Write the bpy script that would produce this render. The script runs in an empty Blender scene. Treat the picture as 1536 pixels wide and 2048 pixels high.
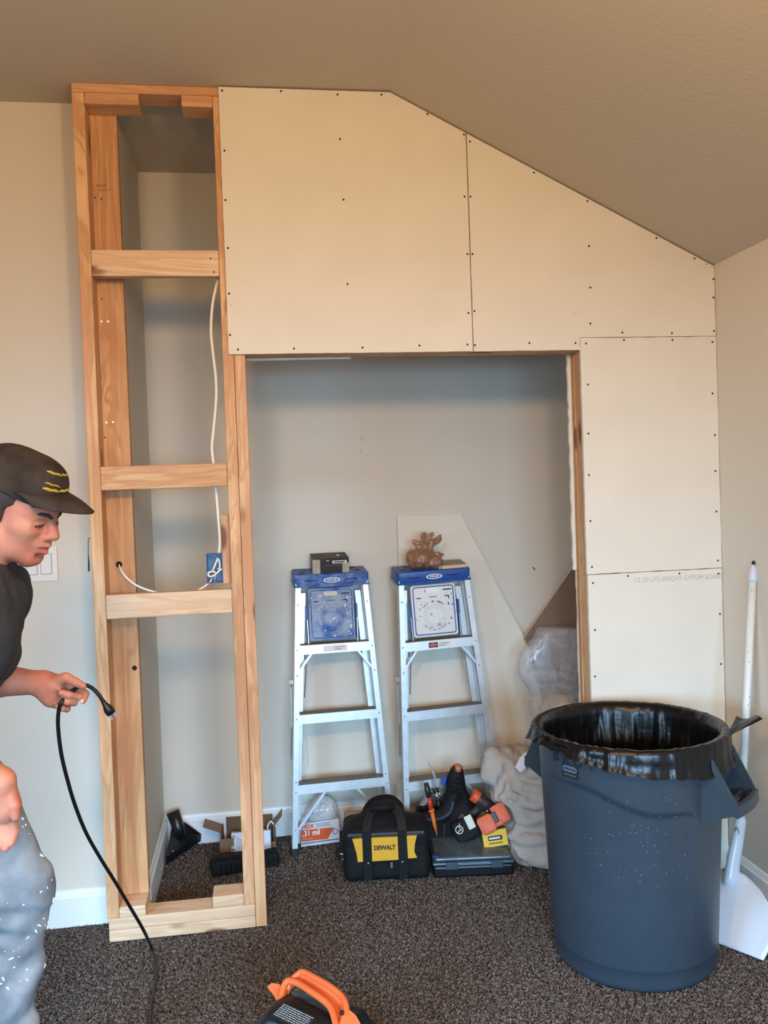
import bpy, bmesh, math, random
import numpy as np
from mathutils import Vector, Matrix, Euler
random.seed(7); rng = np.random.default_rng(7)
SC = bpy.context.scene
COL = SC.collection
PI = math.pi

# ------------------------------------------------------------------ camera
CAM = (0.5158, -2.9003, 1.4272)
YAW, PITCH, ROLL = math.radians(8.4028), math.radians(-1.4530), math.radians(-1.9978)
FPX = 1765.1
def cam_axes():
    cy, sy = math.cos(YAW), math.sin(YAW)
    f = Vector((sy, cy, 0)); r = Vector((cy, -sy, 0)); u = Vector((0, 0, 1))
    cp, sp = math.cos(PITCH), math.sin(PITCH)
    f, u = cp*f + sp*u, -sp*f + cp*u
    cr, sr = math.cos(ROLL), math.sin(ROLL)
    r, u = cr*r + sr*u, -sr*r + cr*u
    return r, u, f
_r, _u, _f = cam_axes()
cd = bpy.data.cameras.new('camera'); cam = bpy.data.objects.new('camera', cd); COL.objects.link(cam)
M = Matrix((( _r.x, _u.x, -_f.x, CAM[0]), (_r.y, _u.y, -_f.y, CAM[1]), (_r.z, _u.z, -_f.z, CAM[2]), (0, 0, 0, 1)))
cam.matrix_world = M
cd.sensor_fit = 'VERTICAL'; cd.sensor_height = 32.0; cd.lens = 32.0*FPX/2048.0
cd.clip_start = 0.05; cd.clip_end = 50
SC.camera = cam
def ray(px, py):
    return _f + (px-768)/FPX*_r - (py-1024)/FPX*_u
def AY(px, py, y=0.0):
    d = ray(px, py); t = (y-CAM[1])/d.y; return Vector(CAM) + t*d
def AZ(px, py, z=0.0):
    d = ray(px, py); t = (z-CAM[2])/d.z; return Vector(CAM) + t*d
def AX(px, py, x=0.0):
    d = ray(px, py); t = (x-CAM[0])/d.x; return Vector(CAM) + t*d

# ------------------------------------------------------------------ world, lights, exposure
SC.view_settings.view_transform = 'Standard'; SC.view_settings.look = 'None'
SC.view_settings.exposure = 0.0; SC.view_settings.gamma = 1.0
SC.view_settings.use_curve_mapping = False
w = bpy.data.worlds.new('world'); SC.world = w; w.use_nodes = True
w.node_tree.nodes['Background'].inputs[0].default_value = (0.55, 0.68, 0.9, 1)
w.node_tree.nodes['Background'].inputs[1].default_value = 0.05
def area(name, loc, rot, size, power, color, sy=None, spread=PI):
    l = bpy.data.lights.new(name, 'AREA'); l.energy = power; l.color = color; l.spread = spread
    l.shape = 'RECTANGLE'; l.size = size; l.size_y = sy or size
    o = bpy.data.objects.new(name, l); COL.objects.link(o); o.location = loc; o.rotation_euler = rot
    o.visible_camera = True
    return o
WARM = (1.0, 0.68, 0.385); COOL = (0.37, 0.67, 1.0)
# lamps of the room (behind and above the camera's view) and sky light falling in through its windows
def bulb(loc, power, r=0.12):
    l = bpy.data.lights.new('room_lamp_light', 'POINT'); l.energy = power; l.color = WARM; l.shadow_soft_size = r
    o = bpy.data.objects.new('room_lamp_light', l); COL.objects.link(o); o.location = loc; return o
bulb((0.12, -2.50, 2.20), 66.0); bulb((1.02, -2.40, 2.18), 54.0)
area('window_light', (-2.20, -3.0, 1.25), (math.radians(51), 0, math.radians(-50)), 1.6, 112.0, COOL, 1.0, spread=math.radians(104))
area('window_light', (0.8, -4.90, 1.30), (math.radians(55), 0, math.radians(4)), 2.0, 120.0, COOL, 1.0, spread=math.radians(96))

# ------------------------------------------------------------------ materials
def lin(c):
    return tuple(((v/255.0)/12.92 if v/255.0 <= 0.04045 else ((v/255.0+0.055)/1.055)**2.4) for v in c)
def rgb(*c): return lin(c) + (1.0,)
MATS = {}
def newmat(name):
    m = bpy.data.materials.new(name); m.use_nodes = True
    nt = m.node_tree; b = nt.nodes['Principled BSDF']; MATS[name] = m
    return m, nt, b
def setin(b, name, v):
    if name in b.inputs: b.inputs[name].default_value = v
def mat(name, col, rough=0.6, metal=0.0, var=0.0, vscale=8.0, bump=0.0, bscale=200.0, spec=0.5, col2=None, coords='Object', detail=4.0, trans=0.0, alpha=1.0, stretch=None, coat=0.0, lo=0.35, hi=0.7):
    """plain procedural material: base colour mixed by noise with a second colour, noise bump"""
    m, nt, b = newmat(name); N = nt.nodes; L = nt.links
    c1 = col if len(col) == 4 else rgb(*col)
    setin(b, 'Base Color', c1); setin(b, 'Roughness', rough); setin(b, 'Metallic', metal)
    setin(b, 'Specular IOR Level', spec); setin(b, 'Coat Weight', coat); setin(b, 'Transmission Weight', trans); setin(b, 'Alpha', alpha)
    tc = N.new('ShaderNodeTexCoord'); out = tc.outputs[coords]
    if stretch:
        mp = N.new('ShaderNodeMapping'); mp.inputs['Scale'].default_value = stretch; L.new(out, mp.inputs[0]); out = mp.outputs[0]
    if var > 0 or col2 is not None:
        no = N.new('ShaderNodeTexNoise'); no.inputs['Scale'].default_value = vscale; no.inputs['Detail'].default_value = detail
        L.new(out, no.inputs['Vector'])
        rp = N.new('ShaderNodeValToRGB'); rp.color_ramp.elements[0].position = lo; rp.color_ramp.elements[1].position = hi
        c2 = (col2 if len(col2) == 4 else rgb(*col2)) if col2 is not None else tuple(max(0, x*(1-var)) for x in c1[:3]) + (1,)
        rp.color_ramp.elements[0].color = c2; rp.color_ramp.elements[1].color = c1
        L.new(no.outputs['Fac'], rp.inputs[0]); L.new(rp.outputs[0], b.inputs['Base Color'])
    if bump > 0:
        nb = N.new('ShaderNodeTexNoise'); nb.inputs['Scale'].default_value = bscale; nb.inputs['Detail'].default_value = 3
        L.new(out, nb.inputs['Vector'])
        bp = N.new('ShaderNodeBump'); bp.inputs['Strength'].default_value = bump; bp.inputs['Distance'].default_value = 0.002
        L.new(nb.outputs['Fac'], bp.inputs['Height']); L.new(bp.outputs[0], b.inputs['Normal'])
    return m
def woodmat(name, axis, base=(231, 187, 141), dark=(178, 124, 78), red=(214, 160, 121)):
    m, nt, b = newmat(name); N = nt.nodes; L = nt.links
    tc = N.new('ShaderNodeTexCoord'); oi = N.new('ShaderNodeObjectInfo')
    ad = N.new('ShaderNodeVectorMath'); ad.operation = 'MULTIPLY_ADD'
    cmb = N.new('ShaderNodeCombineXYZ')
    for k in range(3): L.new(oi.outputs['Random'], cmb.inputs[k])
    ad.inputs[1].default_value = (9.1, 7.3, 5.7)
    L.new(cmb.outputs[0], ad.inputs[0]); L.new(tc.outputs['Object'], ad.inputs[2])
    def noise(sc, stretch, detail=4, dist=0.0):
        mp = N.new('ShaderNodeMapping'); mp.inputs['Scale'].default_value = stretch; L.new(ad.outputs[0], mp.inputs[0])
        no = N.new('ShaderNodeTexNoise'); no.inputs['Scale'].default_value = sc; no.inputs['Detail'].default_value = detail; no.inputs['Distortion'].default_value = dist
        L.new(mp.outputs[0], no.inputs['Vector']); return no
    st = [1.0, 1.0, 1.0]; st[axis] = 0.045
    st2 = [1.0, 1.0, 1.0]; st2[axis] = 0.12
    g1 = noise(38, st, 3, 0.8); g2 = noise(120, st, 5, 0.3); g3 = noise(3.2, [1, 1, 1], 3); g4 = noise(9, st2, 3, 1.5)
    # growth rings: sine of distorted slow noise
    mul = N.new('ShaderNodeMath'); mul.operation = 'MULTIPLY'; mul.inputs[1].default_value = 46
    L.new(g4.outputs['Fac'], mul.inputs[0])
    sn = N.new('ShaderNodeMath'); sn.operation = 'SINE'; L.new(mul.outputs[0], sn.inputs[0])
    mr = N.new('ShaderNodeMapRange'); mr.inputs[1].default_value = -1; mr.inputs[2].default_value = 1; L.new(sn.outputs[0], mr.inputs[0])
    rp = N.new('ShaderNodeValToRGB'); e = rp.color_ramp.elements
    e[0].position = 0.0; e[0].color = rgb(*dark); e[1].position = 0.55; e[1].color = rgb(*base)
    L.new(mr.outputs[0], rp.inputs[0])
    def mix(fac, a, bcol, f=None):
        mx = N.new('ShaderNodeMix'); mx.data_type = 'RGBA'
        if f is not None: mx.inputs[0].default_value = f
        else: L.new(fac, mx.inputs[0])
        for i, v in ((6, a), (7, bcol)):
            if isinstance(v, tuple): mx.inputs[i].default_value = v
            else: L.new(v, mx.inputs[i])
        return mx.outputs[2]
    basec = mix(None, rgb(*base), rp.outputs[0], 0.55)
    r2 = N.new('ShaderNodeValToRGB'); r2.color_ramp.elements[0].position = 0.42; r2.color_ramp.elements[1].position = 0.62
    L.new(g1.outputs['Fac'], r2.inputs[0])
    c = mix(r2.outputs[0], basec, rgb(*red))
    r3 = N.new('ShaderNodeValToRGB'); r3.color_ramp.elements[0].position = 0.35; r3.color_ramp.elements[1].position = 0.75
    r3.color_ramp.elements[1].color = (0.55, 0.55, 0.55, 1)
    L.new(g3.outputs['Fac'], r3.inputs[0])
    c = mix(r3.outputs[0], c, rgb(*dark))
    r4 = N.new('ShaderNodeValToRGB'); r4.color_ramp.elements[0].position = 0.5; r4.color_ramp.elements[1].position = 0.8
    r4.color_ramp.elements[1].color = (0.4, 0.4, 0.4, 1)
    L.new(g2.outputs['Fac'], r4.inputs[0])
    c = mix(r4.outputs[0], c, rgb(*dark))
    # knots
    kst = [9.0, 9.0, 9.0]; kst[axis] = 3.2
    mp = N.new('ShaderNodeMapping'); mp.inputs['Scale'].default_value = kst; L.new(ad.outputs[0], mp.inputs[0])
    vo = N.new('ShaderNodeTexVoronoi'); vo.inputs['Scale'].default_value = 1.0; L.new(mp.outputs[0], vo.inputs['Vector'])
    r5 = N.new('ShaderNodeValToRGB'); r5.color_ramp.elements[0].position = 0.10; r5.color_ramp.elements[0].color = (0.85, 0.85, 0.85, 1)
    r5.color_ramp.elements[1].position = 0.17; r5.color_ramp.elements[1].color = (0, 0, 0, 1)
    L.new(vo.outputs['Distance'], r5.inputs[0])
    c = mix(r5.outputs[0], c, rgb(104, 58, 36))
    L.new(c, b.inputs['Base Color']); setin(b, 'Roughness', 0.62); setin(b, 'Specular IOR Level', 0.3)
    bp = N.new('ShaderNodeBump'); bp.inputs['Strength'].default_value = 0.15; bp.inputs['Distance'].default_value = 0.001
    L.new(g2.outputs['Fac'], bp.inputs['Height']); L.new(bp.outputs[0], b.inputs['Normal'])
    return m

PAINT = mat('wall_paint', (214, 205, 190), 0.72, bump=0.28, bscale=170, spec=0.25)
CEILP = mat('ceiling_paint', (198, 188, 172), 0.8, bump=0.5, bscale=60, spec=0.2)
TRIM = mat('white_trim_paint', (232, 232, 232), 0.35, spec=0.5)
GYP = mat('drywall_paper', (228, 219, 203), 0.85, var=0.05, vscale=5, spec=0.2, bump=0.05, bscale=400)
GYPEDGE = mat('gypsum_core', (236, 226, 206), 0.9, var=0.12, vscale=90)
KRAFTBACK = mat('drywall_back_paper', (140, 118, 98), 0.9, var=0.06, vscale=6)
WOODZ = woodmat('lumber_upright', 2); WOODX = woodmat('lumber_level', 0)
WOODPX = woodmat('pale_lumber_level', 0, base=(234, 203, 168), dark=(192, 148, 112), red=(222, 184, 148))
WOODY = woodmat('lumber_worn_upright', 2, base=(218, 170, 120), dark=(162, 110, 68), red=(200, 145, 101))
BLACK = mat('black_screw', (22, 20, 19), 0.5)
CARPET = mat('carpet_backing', (92, 80, 73), 0.95, col2=(36, 31, 29), vscale=130, detail=3, lo=0.36, hi=0.6, bump=0.8, bscale=150, spec=0.1)

# ------------------------------------------------------------------ mesh helpers
def link_mesh(name, me, parent=None, m=None):
    o = bpy.data.objects.new(name, me); COL.objects.link(o)
    if m is not None:
        for x in (m if isinstance(m, (list, tuple)) else [m]): me.materials.append(x)
    if parent is not None: o.parent = parent
    return o
def obj(name, bm, m=None, parent=None, smooth=False, loc=None, rot=None):
    me = bpy.data.meshes.new(name)
    bmesh.ops.recalc_face_normals(bm, faces=bm.faces)
    bm.to_mesh(me); bm.free()
    if smooth:
        for p in me.polygons: p.use_smooth = True
    o = link_mesh(name, me, parent, m)
    if loc is not None: o.location = loc
    if rot is not None: o.rotation_euler = rot
    return o
def autosmooth(o, ang=40):
    me = o.data
    for p in me.polygons: p.use_smooth = True
    bm = bmesh.new(); bm.from_mesh(me)
    for e in bm.edges:
        if len(e.link_faces) == 2 and e.calc_face_angle(0) > math.radians(ang): e.smooth = False
    bm.to_mesh(me); bm.free()
    return o
def thing(name, label, cat, loc=(0, 0, 0), rot=(0, 0, 0), group=None):
    o = bpy.data.objects.new(name, None); COL.objects.link(o); o.empty_display_size = 0.05
    o.location = loc; o.rotation_euler = rot
    return tag(o, label, cat, group)
def tag(o, label, cat, group=None, kind=None):
    o['label'] = label; o['category'] = cat
    if group: o['group'] = group
    if kind: o['kind'] = kind
    return o
def struct(name, bm, m, parent=None, smooth=False):
    o = obj(name, bm, m, parent, smooth)
    if parent is None: o['kind'] = 'structure'
    return o
def bx(bm, x0, x1, y0, y1, z0, z1, bev=0.0, seg=2, mi=0, T=None):
    vs = [bm.verts.new((x, y, z)) for x in (x0, x1) for y in (y0, y1) for z in (z0, z1)]
    idx = [(0, 1, 3, 2), (4, 6, 7, 5), (0, 4, 5, 1), (2, 3, 7, 6), (0, 2, 6, 4), (1, 5, 7, 3)]
    fs = []
    for f in idx:
        fc = bm.faces.new([vs[i] for i in f]); fc.material_index = mi; fs.append(fc)
    if bev > 0:
        es = list({e for f in fs for e in f.edges})
        r = bmesh.ops.bevel(bm, geom=es, offset=bev, segments=seg, affect='EDGES', profile=0.5)
        vs = list({v for f in r['faces'] for v in f.verts} | {v for f in fs if f.is_valid for v in f.verts} | {v for v in vs if v.is_valid})
        for f in r['faces']: f.material_index = mi
    if T is not None: bmesh.ops.transform(bm, matrix=T, verts=[v for v in vs if v.is_valid])
    return bm
def BM(): return bmesh.new()
def box(x0, x1, y0, y1, z0, z1, bev=0.0, seg=2, T=None):
    return bx(BM(), x0, x1, y0, y1, z0, z1, bev, seg, 0, T)
def prism(bm, pts, axis, a0, a1, mi=0, mi_front=None):
    """extrude a 2-D outline along axis (0,1,2) between a0 and a1"""
    def P(u, v, a):
        return (a, u, v) if axis == 0 else ((u, a, v) if axis == 1 else (u, v, a))
    A = [bm.verts.new(P(u, v, a0)) for u, v in pts]; B = [bm.verts.new(P(u, v, a1)) for u, v in pts]
    n = len(pts)
    f = bm.faces.new(A); f.material_index = mi if mi_front is None else mi_front
    f2 = bm.faces.new(B[::-1]); f2.material_index = mi if mi_front is None else mi_front
    for i in range(n):
        q = bm.faces.new((A[i], A[(i+1) % n], B[(i+1) % n], B[i])); q.material_index = mi
    return bm
def frames(pts):
    P = [Vector(p) for p in pts]; n = len(P); T = []
    for i in range(n):
        t = (P[min(i+1, n-1)] - P[max(i-1, 0)]); T.append(t.normalized() if t.length > 1e-9 else Vector((0, 0, 1)))
    a = Vector((0, 0, 1)) if abs(T[0].z) < 0.9 else Vector((1, 0, 0))
    nrm = (a - a.dot(T[0])*T[0]).normalized(); out = []
    for i in range(n):
        nrm = (nrm - nrm.dot(T[i])*T[i]).normalized()
        out.append((P[i], nrm.copy(), T[i].cross(nrm)))
    return out
def sweep(bm, pts, prof, closed_prof=True, caps=True, mi=0, scales=None):
    """sweep a profile (list of (u,v)) along pts"""
    fr = frames(pts); rings = []
    for i, (p, n, b) in enumerate(fr):
        s = 1.0 if scales is None else scales[i]
        rings.append([bm.verts.new(p + s*u*n + s*v*b) for u, v in prof])
    k = len(prof)
    for i in range(len(rings)-1):
        for j in range(k if closed_prof else k-1):
            f = bm.faces.new((rings[i][j], rings[i][(j+1) % k], rings[i+1][(j+1) % k], rings[i+1][j])); f.material_index = mi
    if caps and closed_prof:
        bm.faces.new(rings[0][::-1]).material_index = mi; bm.faces.new(rings[-1]).material_index = mi
    return bm
def circ(r, n=10): return [(r*math.cos(2*PI*i/n), r*math.sin(2*PI*i/n)) for i in range(n)]
def tube(bm, pts, r, n=10, mi=0, scales=None): return sweep(bm, pts, circ(r, n), mi=mi, scales=scales)
def spline(pts, k=8):
    P = [Vector(p) for p in pts]; out = []
    for i in range(len(P)-1):
        p0 = P[max(i-1, 0)]; p1 = P[i]; p2 = P[i+1]; p3 = P[min(i+2, len(P)-1)]
        for j in range(k):
            t = j/k
            out.append(0.5*((2*p1) + (p2-p0)*t + (2*p0-5*p1+4*p2-p3)*t*t + (3*p1-p0-3*p2+p3)*t**3))
    out.append(P[-1]); return out
def lathe(bm, prof, n=48, mi=0, c=(0, 0, 0), fn=None):
    """revolve (r,z) profile about z"""
    rings = []
    for r, z in prof:
        ring = []
        for i in range(n):
            a = 2*PI*i/n; rr, zz = (r, z) if fn is None else fn(r, z, a)
            ring.append(bm.verts.new((c[0]+rr*math.cos(a), c[1]+rr*math.sin(a), c[2]+zz)))
        rings.append(ring)
    for i in range(len(rings)-1):
        for j in range(n):
            f = bm.faces.new((rings[i][j], rings[i][(j+1) % n], rings[i+1][(j+1) % n], rings[i+1][j])); f.material_index = mi
    return bm, rings
def cyl(bm, p0, p1, r, n=16, mi=0, r1=None):
    return tube(bm, [p0, p1], r, n, mi, None if r1 is None else [1.0, r1/r])
def text_mesh(name, body, size, m, parent, mw, extrude=0.0002, align='CENTER', xs=1.0, bold=0.0):
    cu = bpy.data.curves.new(name, 'FONT'); cu.body = body; cu.size = size; cu.align_x = align; cu.align_y = 'CENTER'
    cu.extrude = extrude; cu.offset = bold
    t = bpy.data.objects.new('tmp_text', cu); COL.objects.link(t)
    dg = bpy.context.evaluated_depsgraph_get(); dg.update()
    me = bpy.data.meshes.new_from_object(t.evaluated_get(dg)); me.name = name
    bpy.data.objects.remove(t); bpy.data.curves.remove(cu)
    me.transform(Matrix.Diagonal((xs, 1, 1, 1))); me.transform(mw)
    me.materials.clear()
    return link_mesh(name, me, parent, m)
def facing(loc, rz=0.0, rx=PI/2):
    """matrix for lettering that stands upright facing -Y, turned by rz about z"""
    return Matrix.Translation(loc) @ Matrix.Rotation(rz, 4, 'Z') @ Matrix.Rotation(rx, 4, 'X')

# ------------------------------------------------------------------ signed-distance modelling for soft shapes
class SDF:
    def __init__(self): self.p = []
    def add(self, fn, c, r, k=0.01, op='u'): self.p.append((fn, np.array(c, float), r, k, op)); return self
    def cap(self, a, b, ra, rb=None, k=0.01, op='u', mi=0):
        a = np.array(a, float); b = np.array(b, float); rb = ra if rb is None else rb; ab = b-a; L2 = max(ab@ab, 1e-12)
        def f(P):
            t = np.clip(((P-a)@ab)/L2, 0, 1); return np.linalg.norm(P-a-t[:, None]*ab, axis=1)-(ra+(rb-ra)*t)
        return self.add(f, (a+b)/2, math.sqrt(L2)/2+max(ra, rb), k, op)
    def ell(self, c, r, k=0.01, op='u', R=None):
        c = np.array(c, float); r = np.array(r, float)
        Rm = None if R is None else np.array(R, float)
        def f(P):
            q = P-c
            if Rm is not None: q = q@Rm
            k0 = np.linalg.norm(q/r, axis=1); k1 = np.linalg.norm(q/(r*r), axis=1)+1e-9
            return k0*(k0-1)/k1
        return self.add(f, c, r.max(), k, op)
    def rbox(self, c, h, rr, k=0.01, op='u', R=None):
        c = np.array(c, float); h = np.array(h, float)-rr
        Rm = None if R is None else np.array(R, float)
        def f(P):
            q = P-c
            if Rm is not None: q = q@Rm
            q = np.abs(q)-h
            return np.linalg.norm(np.maximum(q, 0), axis=1)+np.minimum(q.max(axis=1), 0)-rr
        return self.add(f, c, np.linalg.norm(h+rr), k, op)
    def half(self, p, n, k=0.002, op='i'):
        p = np.array(p, float); n = np.array(n, float)/np.linalg.norm(n)
        return self.add(lambda P: (P-p)@n, p, 1e9, k, op)
    def disp(self, fn): return self.add(fn, (0, 0, 0), 1e9, 0, 'd')
    def ev(self, P, rad=None):
        d = np.full(len(P), 1e3); c = P.mean(axis=0) if rad is not None else None
        for fn, pc, pr, k, op in self.p:
            if rad is not None and pr < 1e8 and np.linalg.norm(pc-c)-pr > rad+max(0.03, 2*k) and op in 'us': continue
            v = fn(P)
            if op == 'u':
                h = np.clip(0.5+0.5*(d-v)/k, 0, 1); d = np.where(d > 500, v, d+(v-d)*h-k*h*(1-h))
            elif op == 's':
                h = np.clip(0.5-0.5*(d+v)/k, 0, 1); d = d+(-v-d)*h+k*h*(1-h)
            elif op == 'i':
                h = np.clip(0.5-0.5*(d-v)/k, 0, 1); d = d+(v-d)*h+k*h*(1-h)
            elif op == 'd': d = d+v
        return d
    def mesh(self, lo, hi, h, B=12, relax=2):
        lo = np.array(lo, float); hi = np.array(hi, float); n = np.ceil((hi-lo)/h).astype(int); nb = -(-n//B)
        g = np.stack(np.meshgrid(*[np.arange(B+1)]*3, indexing='ij'), -1).reshape(-1, 3)
        rad = math.sqrt(3)*B*h/2; ctr = np.stack(np.meshgrid(*[np.arange(k) for k in nb], indexing='ij'), -1).reshape(-1, 3)
        keys = []; vpos = []; edges = []
        S = int(1 << 20)
        key = lambda I: (I[:, 0].astype(np.int64)*S+I[:, 1])*S+I[:, 2]
        # coarse pass in one go
        cd_ = self.ev(lo+(ctr*B+B/2)*h)
        for b in ctr[np.abs(cd_) < rad*1.7+0.012]:
            I = b*B+g; d = self.ev(lo+I*h, rad).reshape(B+1, B+1, B+1)
            s = d < 0
            if s.all() or not s.any(): continue
            cnt = np.zeros((B, B, B)); acc = np.zeros((B, B, B, 3))
            for ax in range(3):
                for o1 in (0, 1):
                    for o2 in (0, 1):
                        o = [0, 0, 0]; oa = [a for a in range(3) if a != ax]; o[oa[0]] = o1; o[oa[1]] = o2
                        sl0 = tuple(slice(o[a], o[a]+B) for a in range(3))
                        o2_ = list(o); o2_[ax] = 1; sl1 = tuple(slice(o2_[a], o2_[a]+B) for a in range(3))
                        d0 = d[sl0]; d1 = d[sl1]; x = (d0 < 0) != (d1 < 0)
                        t = np.where(x, d0/np.where(x, d0-d1, 1), 0)
                        cnt += x
                        for a in range(3):
                            acc[..., a] += np.where(x, (t if a == ax else o[a]), 0)
                sl0 = tuple(slice(0, B) for a in range(3)); sl1 = tuple(slice(1, B+1) if a == ax else slice(0, B) for a in range(3))
                x = s[sl0] != s[sl1]; w_ = np.argwhere(x)
                if len(w_): edges.append(np.concatenate([w_+b*B, np.full((len(w_), 1), ax), s[sl0][x][:, None].astype(int)], 1))
            w_ = np.argwhere(cnt > 0)
            keys.append(w_+b*B); vpos.append(lo+(w_+b*B+acc[cnt > 0]/cnt[cnt > 0][:, None])*h)
        K = np.concatenate(keys); V = np.concatenate(vpos); E = np.concatenate(edges)
        kk = key(K); od = np.argsort(kk); kk = kk[od]; V = V[od]
        faces = []
        for ax in range(3):
            e = E[E[:, 3] == ax]
            if not len(e): continue
            a1, a2 = [(1, 2), (2, 0), (0, 1)][ax]
            offs = [(0, 0), (1, 0), (1, 1), (0, 1)]; q = []; ok = np.ones(len(e), bool)
            for u, v in offs:
                I = e[:, :3].copy(); I[:, a1] -= u; I[:, a2] -= v
                ky = key(I); ix = np.clip(np.searchsorted(kk, ky), 0, len(kk)-1); ok &= kk[ix] == ky; q.append(ix)
            q = np.stack(q, 1); fl = e[:, 4] == 1
            q[fl] = q[fl][:, ::-1]
            faces.append(q[ok])
        F = np.concatenate(faces)
        for _ in range(relax):      # relax then pull back on to the surface
            A = np.zeros_like(V); c = np.zeros(len(V))
            for i in range(4):
                np.add.at(A, F[:, i], V[F[:, (i+1) % 4]]); np.add.at(c, F[:, i], 1)
            V = 0.5*V+0.5*A/np.maximum(c, 1)[:, None]
        return V, F[:, ::-1]
def npmesh(name, V, F, m=None, parent=None, smooth=True):
    me = bpy.data.meshes.new(name); F = np.asarray(F); k = F.shape[1]
    me.vertices.add(len(V)); me.vertices.foreach_set('co', np.asarray(V, np.float32).ravel())
    me.loops.add(F.size); me.loops.foreach_set('vertex_index', F.ravel().astype(np.int32))
    me.polygons.add(len(F)); me.polygons.foreach_set('loop_start', np.arange(0, F.size, k, dtype=np.int32))
    me.polygons.foreach_set('loop_total', np.full(len(F), k, np.int32))
    me.polygons.foreach_set('use_smooth', np.full(len(F), smooth, bool))
    me.update(calc_edges=True); me.validate()
    return link_mesh(name, me, parent, m)
def vnoise(P, s, seed=0):
    """smooth value noise, vectorised; returns -1..1"""
    Q = np.asarray(P)*s+seed*17.3; I = np.floor(Q).astype(np.int64); f = Q-I; f = f*f*(3-2*f); out = 0
    for dx in (0, 1):
        for dy in (0, 1):
            for dz in (0, 1):
                h = (I[:, 0]+dx)*374761393+(I[:, 1]+dy)*668265263+(I[:, 2]+dz)*2147483647+seed*974711
                h = (h ^ (h >> 13))*1274126177; h = (h ^ (h >> 16)) & 0xffff
                wgt = (f[:, 0] if dx else 1-f[:, 0])*(f[:, 1] if dy else 1-f[:, 1])*(f[:, 2] if dz else 1-f[:, 2])
                out = out+wgt*(h/32767.5-1)
    return out
def ridge(P, s, seed=0): return 1-2*np.abs(vnoise(P, s, seed))
# ================================================================== the room
SF = 0.0127; H = 2.74; XB = 1.0126; XR = 2.143; D = 0.79; YL = 0.1676; XA = 0.1065; ZR = 2.172
XL, YB = -2.4, -5.2
FLZ = -0.006
struct('floor', box(XL, XR+0.1, YB, D+0.1, FLZ-0.05, FLZ), CARPET)
bm = BM(); sl = (H-ZR)/(XR-XB)
prism(bm, [(XL-0.1, H), (XB, H), (XR+0.1, ZR-0.1*sl), (XR+0.1, ZR+0.1), (XB, H+0.12), (XL-0.1, H+0.12)], 1, YB, D+0.1)
struct('ceiling', bm, CEILP)
wl = struct('wall_left', box(XL, XA, YL, D+0.1, FLZ, H+0.05), PAINT)
bmw = BM(); prism(bmw, [(XA, FLZ), (XR+0.1, FLZ), (XR+0.1, ZR), (XR, ZR+0.01), (XB, H+0.01), (XA, H+0.01)], 1, D, D+0.1)
wb = struct('wall_back', bmw, PAINT)
struct('wall_right', box(XR, XR+0.1, YB, D+0.1, FLZ, ZR+0.02), PAINT)
struct('wall_rear', box(XL-0.1, XR+0.1, YB-0.1, YB, FLZ, H+0.05), PAINT)
struct('wall_side', box(XL-0.1, XL, YB, D+0.1, FLZ, H+0.05), PAINT)
def window_frame(name, cx, cy, axis, w2, z0, z1):
    bm = BM()
    for a in ((-w2-0.07, w2+0.07, z1, z1+0.07), (-w2-0.09, w2+0.09, z0-0.07, z0), (-w2-0.07, -w2, z0, z1), (w2, w2+0.07, z0, z1), (-0.02, 0.02, z0, z1), (-w2, w2, (z0+z1)/2-0.015, (z0+z1)/2+0.015)):
        if axis == 0: bx(bm, cx+a[0], cx+a[1], cy, cy+0.03, a[2], a[3])
        else: bx(bm, cx, cx+0.03, cy+a[0], cy+a[1], a[2], a[3])
    struct(name, bm, TRIM)
window_frame('window_1', 0.8, YB, 0, 1.0, 0.75, 1.95)
window_frame('window_2', XL, -3.1, 1, 0.85, 0.75, 1.85)
# baseboards: moulded profile (offset from wall, height)
BP = [(0, 0), (0.014, 0), (0.014, 0.098), (0.012, 0.1015), (0.009, 0.103), (0.009, 0.108), (0.0065, 0.112), (0.005, 0.118), (0, 0.121)]
def baseboard(name, p0, p1, nx, ny):
    bm = BM(); A = []; B = []
    for o, z in BP:
        A.append(bm.verts.new((p0[0]+nx*o, p0[1]+ny*o, FLZ+z+0.003))); B.append(bm.verts.new((p1[0]+nx*o, p1[1]+ny*o, FLZ+z+0.003)))
    n = len(BP)
    for i in range(n): bm.faces.new((A[i], A[(i+1) % n], B[(i+1) % n], B[i]))
    bm.faces.new(A); bm.faces.new(B[::-1])
    struct(name, bm, TRIM)
baseboard('baseboard_left', (XL, YL), (0.0, YL), 0, -1)
baseboard('baseboard_alcove', (XA, YL), (XA, D), 1, 0)
baseboard('baseboard_back', (XA+0.014, D), (XR, D), 0, -1)
baseboard('baseboard_right', (XR, 0.0), (XR, YB), -1, 0)
# knife-cut outline and scuffs on the painted walls
bm = BM()
for a, b_ in (((176.5, 1077), (176.5, 1142)), ((176.5, 1077), (189, 1076))):
    tube(bm, [AY(a[0], a[1], YL-0.0003), AY(b_[0], b_[1], YL-0.0003)], 0.0011, 6)
tube(bm, [AY(176.6, 1112, YL-0.0003), AY(178, 1128, YL-0.0003), AY(178.2, 1143, YL-0.0003)], 0.0019, 6)
obj('cut_line', bm, BLACK, wl)
bm = BM()
tube(bm, [AY(721, 871, D-0.0002), AY(726, 878, D-0.0002), AY(724, 884, D-0.0002)], 0.0007, 5)
tube(bm, [AY(721, 898, D-0.0002), AY(722, 906, D-0.0002)], 0.0007, 5)
obj('scuff_mark', bm, mat('scuff', (120, 108, 94), 0.9), wb)
bm = BM(); tube(bm, [AY(1066, 1134, D-0.0005), AY(1070, 1140, D-0.0005)], 0.0022, 6)
obj('nail_hole', bm, BLACK, wb)

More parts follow.
